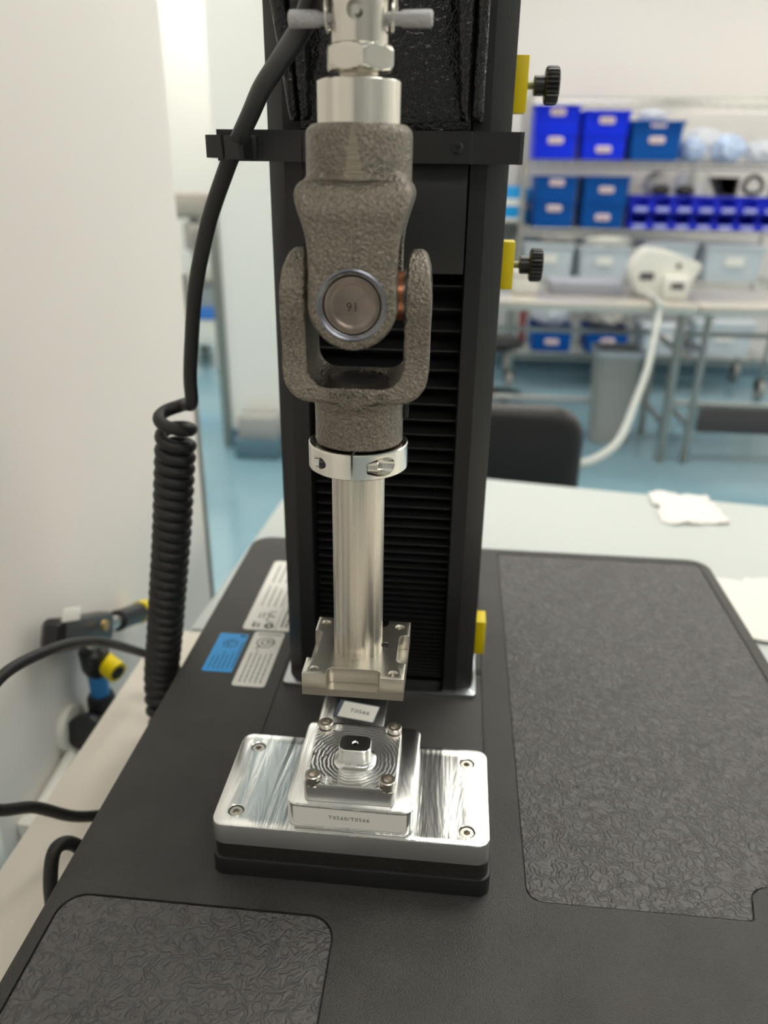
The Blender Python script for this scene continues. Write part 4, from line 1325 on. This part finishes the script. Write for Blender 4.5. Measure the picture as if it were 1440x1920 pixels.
tag(obj('black_tray', bm, M_plastic, None, 30), 'black tapered tray standing on the right parts bins', 'tray')
bm = bmesh.new()
tube(bm, [(1.655 + 0.05 * math.cos(a * 2 * PI / 24), 4.52 + 0.02 * math.sin(a * 4 * PI / 24), 0.3225 + 0.045 * math.sin(a * 2 * PI / 24)) for a in range(25)], 0.012, 10)
tag(obj('cable_bundle', bm, M_dark, None, 60), 'coil of black cable standing beside the black tray on the parts bins', 'cable')
# cyan carton at the left end of the middle shelf and one behind the rack post
cy = thing('blue_carton', 'bright cyan blue carton with a white band left of the wire rack', 'carton', (0.32, 4.6, 0.085))
bm = bmesh.new(); box(bm, 0.20, 0.36, 4.42, 4.72, 0.130, 0.297, 0.003)
obj('box', bm, M_cyan, cy)
obj('band', bx(0.202, 0.358, 4.4175, 4.4195, 0.196, 0.232), M_label, cy, 0)
wsf = thing('wall_shelf', 'narrow white wall shelf carrying the cyan carton beside the rack', 'shelf', (0.27, 4.7, 0.10))
obj('board', bx(0.10, 0.362, 4.40, 4.979, 0.110, 0.129, 0.002), M_white, wsf)
for x in (0.13, 0.33):
    bm = bmesh.new(); prism(bm, [(4.978, 0.1095), (4.45, 0.1095), (4.978, -0.06)], x - 0.006, x + 0.006, 'x')
    obj('bracket', bm, M_steel, wsf)
cy2 = thing('blue_carton', 'bright cyan blue carton tucked behind the left totes on the middle shelf', 'carton', (0.42, 4.74, 0.085))
bm = bmesh.new(); box(bm, 0.396, 0.56, 4.735, 4.81, 0.0855, 0.285, 0.003)
obj('box', bm, M_cyan, cy2)
obj('band', bx(0.398, 0.558, 4.7325, 4.7345, 0.17, 0.20), M_label, cy2, 0)

def clear_bin(x0, x1, z0, z1, label, fill=M_filmblue, yf=4.38):
    t = thing('clear_bin', label, 'storage bin', ((x0 + x1) / 2, yf + 0.16, z0), 'translucent storage bins')
    cx = (x0 + x1) / 2; w = x1 - x0; cyy = yf + 0.16
    bm = bmesh.new()
    def rr(ins, z): return [(x, y, z) for x, y in rrect(w - 2 * ins, 0.32 - 2 * ins, 0.02, cx, cyy, 4)]
    rings(bm, [rr(0.02, z0), rr(0.008, z1 - 0.03), rr(0.011, z1 - 0.03), rr(0.024, z0 + 0.003)])
    obj('body', bm, M_clear, t)
    bm = bmesh.new(); rings(bm, [rr(0.004, z1 - 0.029), rr(0.0, z1 - 0.024), rr(0.0, z1 - 0.008), rr(0.01, z1)])
    obj('lid', bm, M_clear, t)
    bm = bmesh.new(); box(bm, cx - w * 0.15, cx + w * 0.15, yf + 0.004, yf + 0.007, z0 + (z1 - z0) * 0.42, z0 + (z1 - z0) * 0.68)
    obj('label_slip', bm, M_label, t, 0)
    bm = bmesh.new(); box(bm, cx - w * 0.36, cx + w * 0.36, yf + 0.05, yf + 0.26, z0 + 0.006, z0 + (z1 - z0) * 0.55, 0.01)
    obj('contents', bm, fill, t)
    return t
clear_bin(0.405, 0.700, -0.188, 0.000, 'translucent bin at the left end of the shelf below the parts bins', M_film)
clear_bin(0.715, 1.020, -0.188, -0.010, 'translucent bin second from the left below the deep blue totes', M_filmblue)
clear_bin(1.080, 1.380, -0.188, 0.020, 'translucent bin behind the white instrument on the rack', M_filmblue)
clear_bin(1.420, 1.760, -0.188, 0.010, 'translucent bin with a cream slip at the right end of the rack', M_film)
clear_bin(1.140, 1.400, -0.618, -0.440, 'translucent bin of blue items on the bottom shelf behind the table legs', M_filmblue)
clear_bin(1.440, 1.790, -0.618, -0.410, 'translucent bin of blue items at the right end of the bottom shelf', M_filmblue)

tag(obj('red_box', bx(0.425, 0.462, 4.50, 4.55, -0.619, -0.405, 0.004), M_red, None, 30), 'small dark red box at the left end of the bottom shelf', 'box')
lump('cable_clutter', 0.60, 4.45, 0.0015, 0.10, 0.06, 0.045, M_grey, 'grey clutter lying on the leftmost translucent bin', 'clutter', 21, 0.6)
lump('cable_clutter', 0.88, 4.45, -0.0085, 0.11, 0.06, 0.050, M_white, 'pale clutter lying on the second translucent bin', 'clutter', 22, 0.6)
# things on the steel tables
iv = thing('white_instrument', 'white angular bench instrument on the stainless steel table', 'instrument', (0.95, 3.36, -0.14))
bm = bmesh.new()
prism(bm, [(0.845, -0.1395), (0.985, -0.1395), (1.060, -0.1000), (1.110, 0.005), (1.030, 0.035), (0.955, 0.060), (0.850, 0.072), (0.810, 0.020), (0.805, -0.050)], 3.30, 3.44, 'y')
bmesh.ops.bevel(bm, geom=bm.edges[:], offset=0.010, segments=2, affect='EDGES')
obj('housing', bm, M_white, iv)
bm = bmesh.new(); box(bm, 0.940, 1.045, 3.24, 3.298, -0.1395, -0.040, 0.008)
obj('display_foot', bm, M_white, iv)
bm = bmesh.new(); box(bm, 0.965, 1.020, 3.236, 3.2395, -0.090, -0.065)
obj('display', bm, M_inkgrey, iv, 0)
bm = bmesh.new(); box(bm, 0.84, 0.90, 3.294, 3.2985, -0.060, -0.030)
obj('display', bm, M_inkgrey, iv, 0)
bm = bmesh.new(); rod(bm, (1.00, 3.299, 0.0), (1.00, 3.288, 0.0), 0.010, 16)
obj('knob', bm, M_plastic, iv)
cable('white_hose', [(0.86, 3.27, -0.11), (0.885, 3.19, -0.1235), (0.893, 3.10, -0.130), (0.885, 3.05, -0.20), (0.80, 2.75, -0.330), (0.69, 2.40, -0.375), (0.57, 2.02, -0.395), (0.45, 1.75, -0.372), (0.34, 1.56, -0.330), (0.26, 1.44, -0.315)], 0.0135,
      'white hose hanging from the steel table down to the black chair', M_hose)
st = thing('steel_tray', 'grey steel tray lying on the stainless table left of the white instrument', 'tray', (0.65, 3.45, -0.14))
bm = bmesh.new(); box(bm, 0.46, 0.79, 3.34, 3.58, -0.1395, -0.085, 0.004)
obj('tray_body', bm, mat('grey_tray', (0.35, 0.36, 0.42), 0.45), st)
bx_ = thing('white_case', 'small white case on the left of the stainless table', 'case', (0.36, 3.4, -0.14))
bm = bmesh.new(); box(bm, 0.285, 0.40, 3.30, 3.45, -0.1395, -0.02, 0.01)
obj('case', bm, M_white, bx_)
bm = bmesh.new(); box(bm, 0.282, 0.403, 3.297, 3.453, -0.062, -0.056)
obj('seam', bm, M_grey, bx_, 0)
# dark stool seat by the rack, left
sl = thing('lab_stool', 'black round stool left of the blue totes in front of the back wall', 'stool', (0.26, 4.25, FLOOR_Z))
bm = bmesh.new(); lathe(bm, [(0.15, -0.545), (0.175, -0.535), (0.175, -0.505), (0.15, -0.49)], 36, tr(0.24, 4.10, 0))
obj('seat', bm, M_vinyl, sl)
bm = bmesh.new(); rod(bm, (0.24, 4.10, -0.80), (0.24, 4.10, -0.545), 0.022, 16)
obj('column', bm, M_steel, sl)
for k in range(5):
    a = 2 * PI * k / 5 + 0.2
    bm = bmesh.new(); tube(bm, [(0.24, 4.10, -0.79), (0.24 + 0.19 * math.cos(a), 4.10 + 0.19 * math.sin(a), -0.81)], [0.016, 0.012], 8)
    lg = obj('leg', bm, M_plastic, sl)
    bm = bmesh.new(); rod(bm, (0.24 + 0.19 * math.cos(a) - 0.01, 4.10 + 0.19 * math.sin(a), -0.838), (0.24 + 0.19 * math.cos(a) + 0.01, 4.10 + 0.19 * math.sin(a), -0.838), 0.0215, 14)
    obj('caster', bm, M_plastic, lg)
# waste bin
wbn = thing('waste_bin', 'grey plastic waste bin on the blue floor in front of the steel table', 'waste bin', (0.82, 3.42, FLOOR_Z))
bm = bmesh.new()
def wr(w, d, z): return [(0.822 + x, 3.46 + y, z) for x, y in rrect(w, d, 0.045, 0, 0, 5)]
rings(bm, [wr(0.175, 0.16, FLOOR_Z + 0.001), wr(0.18, 0.165, FLOOR_Z + 0.01), wr(0.210, 0.205, -0.430), wr(0.226, 0.222, -0.428), wr(0.226, 0.222, -0.400), wr(0.200, 0.195, -0.400), wr(0.170, 0.155, FLOOR_Z + 0.012)])
obj('body', bm, M_grey, wbn, 40)
bm = bmesh.new()
rings(bm, [wr(0.232, 0.228, -0.425), wr(0.232, 0.228, -0.397), wr(0.198, 0.192, -0.3965), wr(0.194, 0.188, -0.46)], False, False)
obj('liner', bm, M_film, wbn, 40)

# ================================================================== BEYOND THE LEFT WALL
db = thing('floor_box', 'dark blue floor box with a grey top at the foot of the white pillar', 'box', (-0.84, 3.0, FLOOR_Z))
bm = bmesh.new(); box(bm, -0.945, -0.74, 2.93, 3.08, FLOOR_Z + 0.001, -0.765, 0.004)
obj('base', bm, M_cove, db)
bm = bmesh.new(); box(bm, -0.93, -0.75, 2.95, 3.07, -0.7645, -0.665, 0.004)
obj('top', bm, M_grey, db)
cab = thing('wall_cabinet', 'taupe wall cabinet glimpsed beyond the end of the left wall', 'cabinet', (-1.62, 5.0, 0.0))
bm = bmesh.new(); box(bm, -2.0, -1.52, 4.65, 5.07, 0.080, 0.220, 0.005)
obj('body', bm, M_brown, cab)
obj('door', bx(-1.98, -1.54, 4.635, 4.649, 0.10, 0.20, 0.002), mat('taupe_door', (0.42, 0.38, 0.33), 0.5), cab)
obj('post', bx(-1.80, -1.74, 5.075, 5.135, FLOOR_Z, 0.22), M_steel, cab)
ds = thing('steel_dispenser', 'rounded grey steel dispenser below the taupe wall cabinet', 'dispenser', (-1.62, 4.7, -0.1))
bm = bmesh.new(); rslab(bm, 0.20, 0.22, 0.06, -0.115, 0.055, 0.02, -1.615, 4.76, 6, 0.02)
obj('body', bm, mat('dispenser_steel', (0.42, 0.39, 0.36), 0.35, 0.6), ds)
obj('nozzle', bx(-1.64, -1.59, 4.62, 4.66, -0.135, -0.10, 0.004), M_steel, ds)
sb = thing('steel_sink_bench', 'grey steel bench with a blue edge glimpsed behind the hanging cable', 'bench', (-1.62, 4.8, FLOOR_Z))
obj('top', bx(-1.95, -1.50, 4.62, 5.05, -0.330, -0.295, 0.004), M_steel, sb)
obj('apron', bx(-1.94, -1.51, 4.63, 4.66, -0.455, -0.3305, 0.003), mat('bench_apron', (0.40, 0.42, 0.44), 0.4, 0.4), sb)
obj('blue_edge', bx(-1.94, -1.51, 4.62, 4.66, -0.535, -0.456, 0.003), mat('blue_edge', (0.05, 0.20, 0.62), 0.4), sb)
obj('drawer', bx(-1.94, -1.51, 4.63, 5.03, -0.700, -0.5355, 0.003), M_white, sb)
for x in (-1.92, -1.53):
    for y in (4.66, 5.0):
        obj('leg', bx(x - 0.02, x + 0.02, y - 0.02, y + 0.02, FLOOR_Z, -0.7005, 0.002), M_white, sb)
for i, x in enumerate((-1.66, -1.555)):
    b = thing('white_bottle', 'white lidded bottle standing on the grey steel bench, %s' % ('nearer the left wall' if i == 0 else 'nearer the pillar'), 'bottle', (x, 4.75, -0.295), 'white bottles on the steel bench')
    bm = bmesh.new(); lathe(bm, [(0.040, -0.2945), (0.045, -0.285), (0.045, -0.215), (0.030, -0.200)], 24, tr(x, 4.72, 0))
    obj('body', bm, M_white, b)
    bm = bmesh.new(); lathe(bm, [(0.030, -0.1995), (0.032, -0.195), (0.032, -0.165), (0.028, -0.160)], 24, tr(x, 4.72, 0))
    obj('cap', bm, M_label, b)
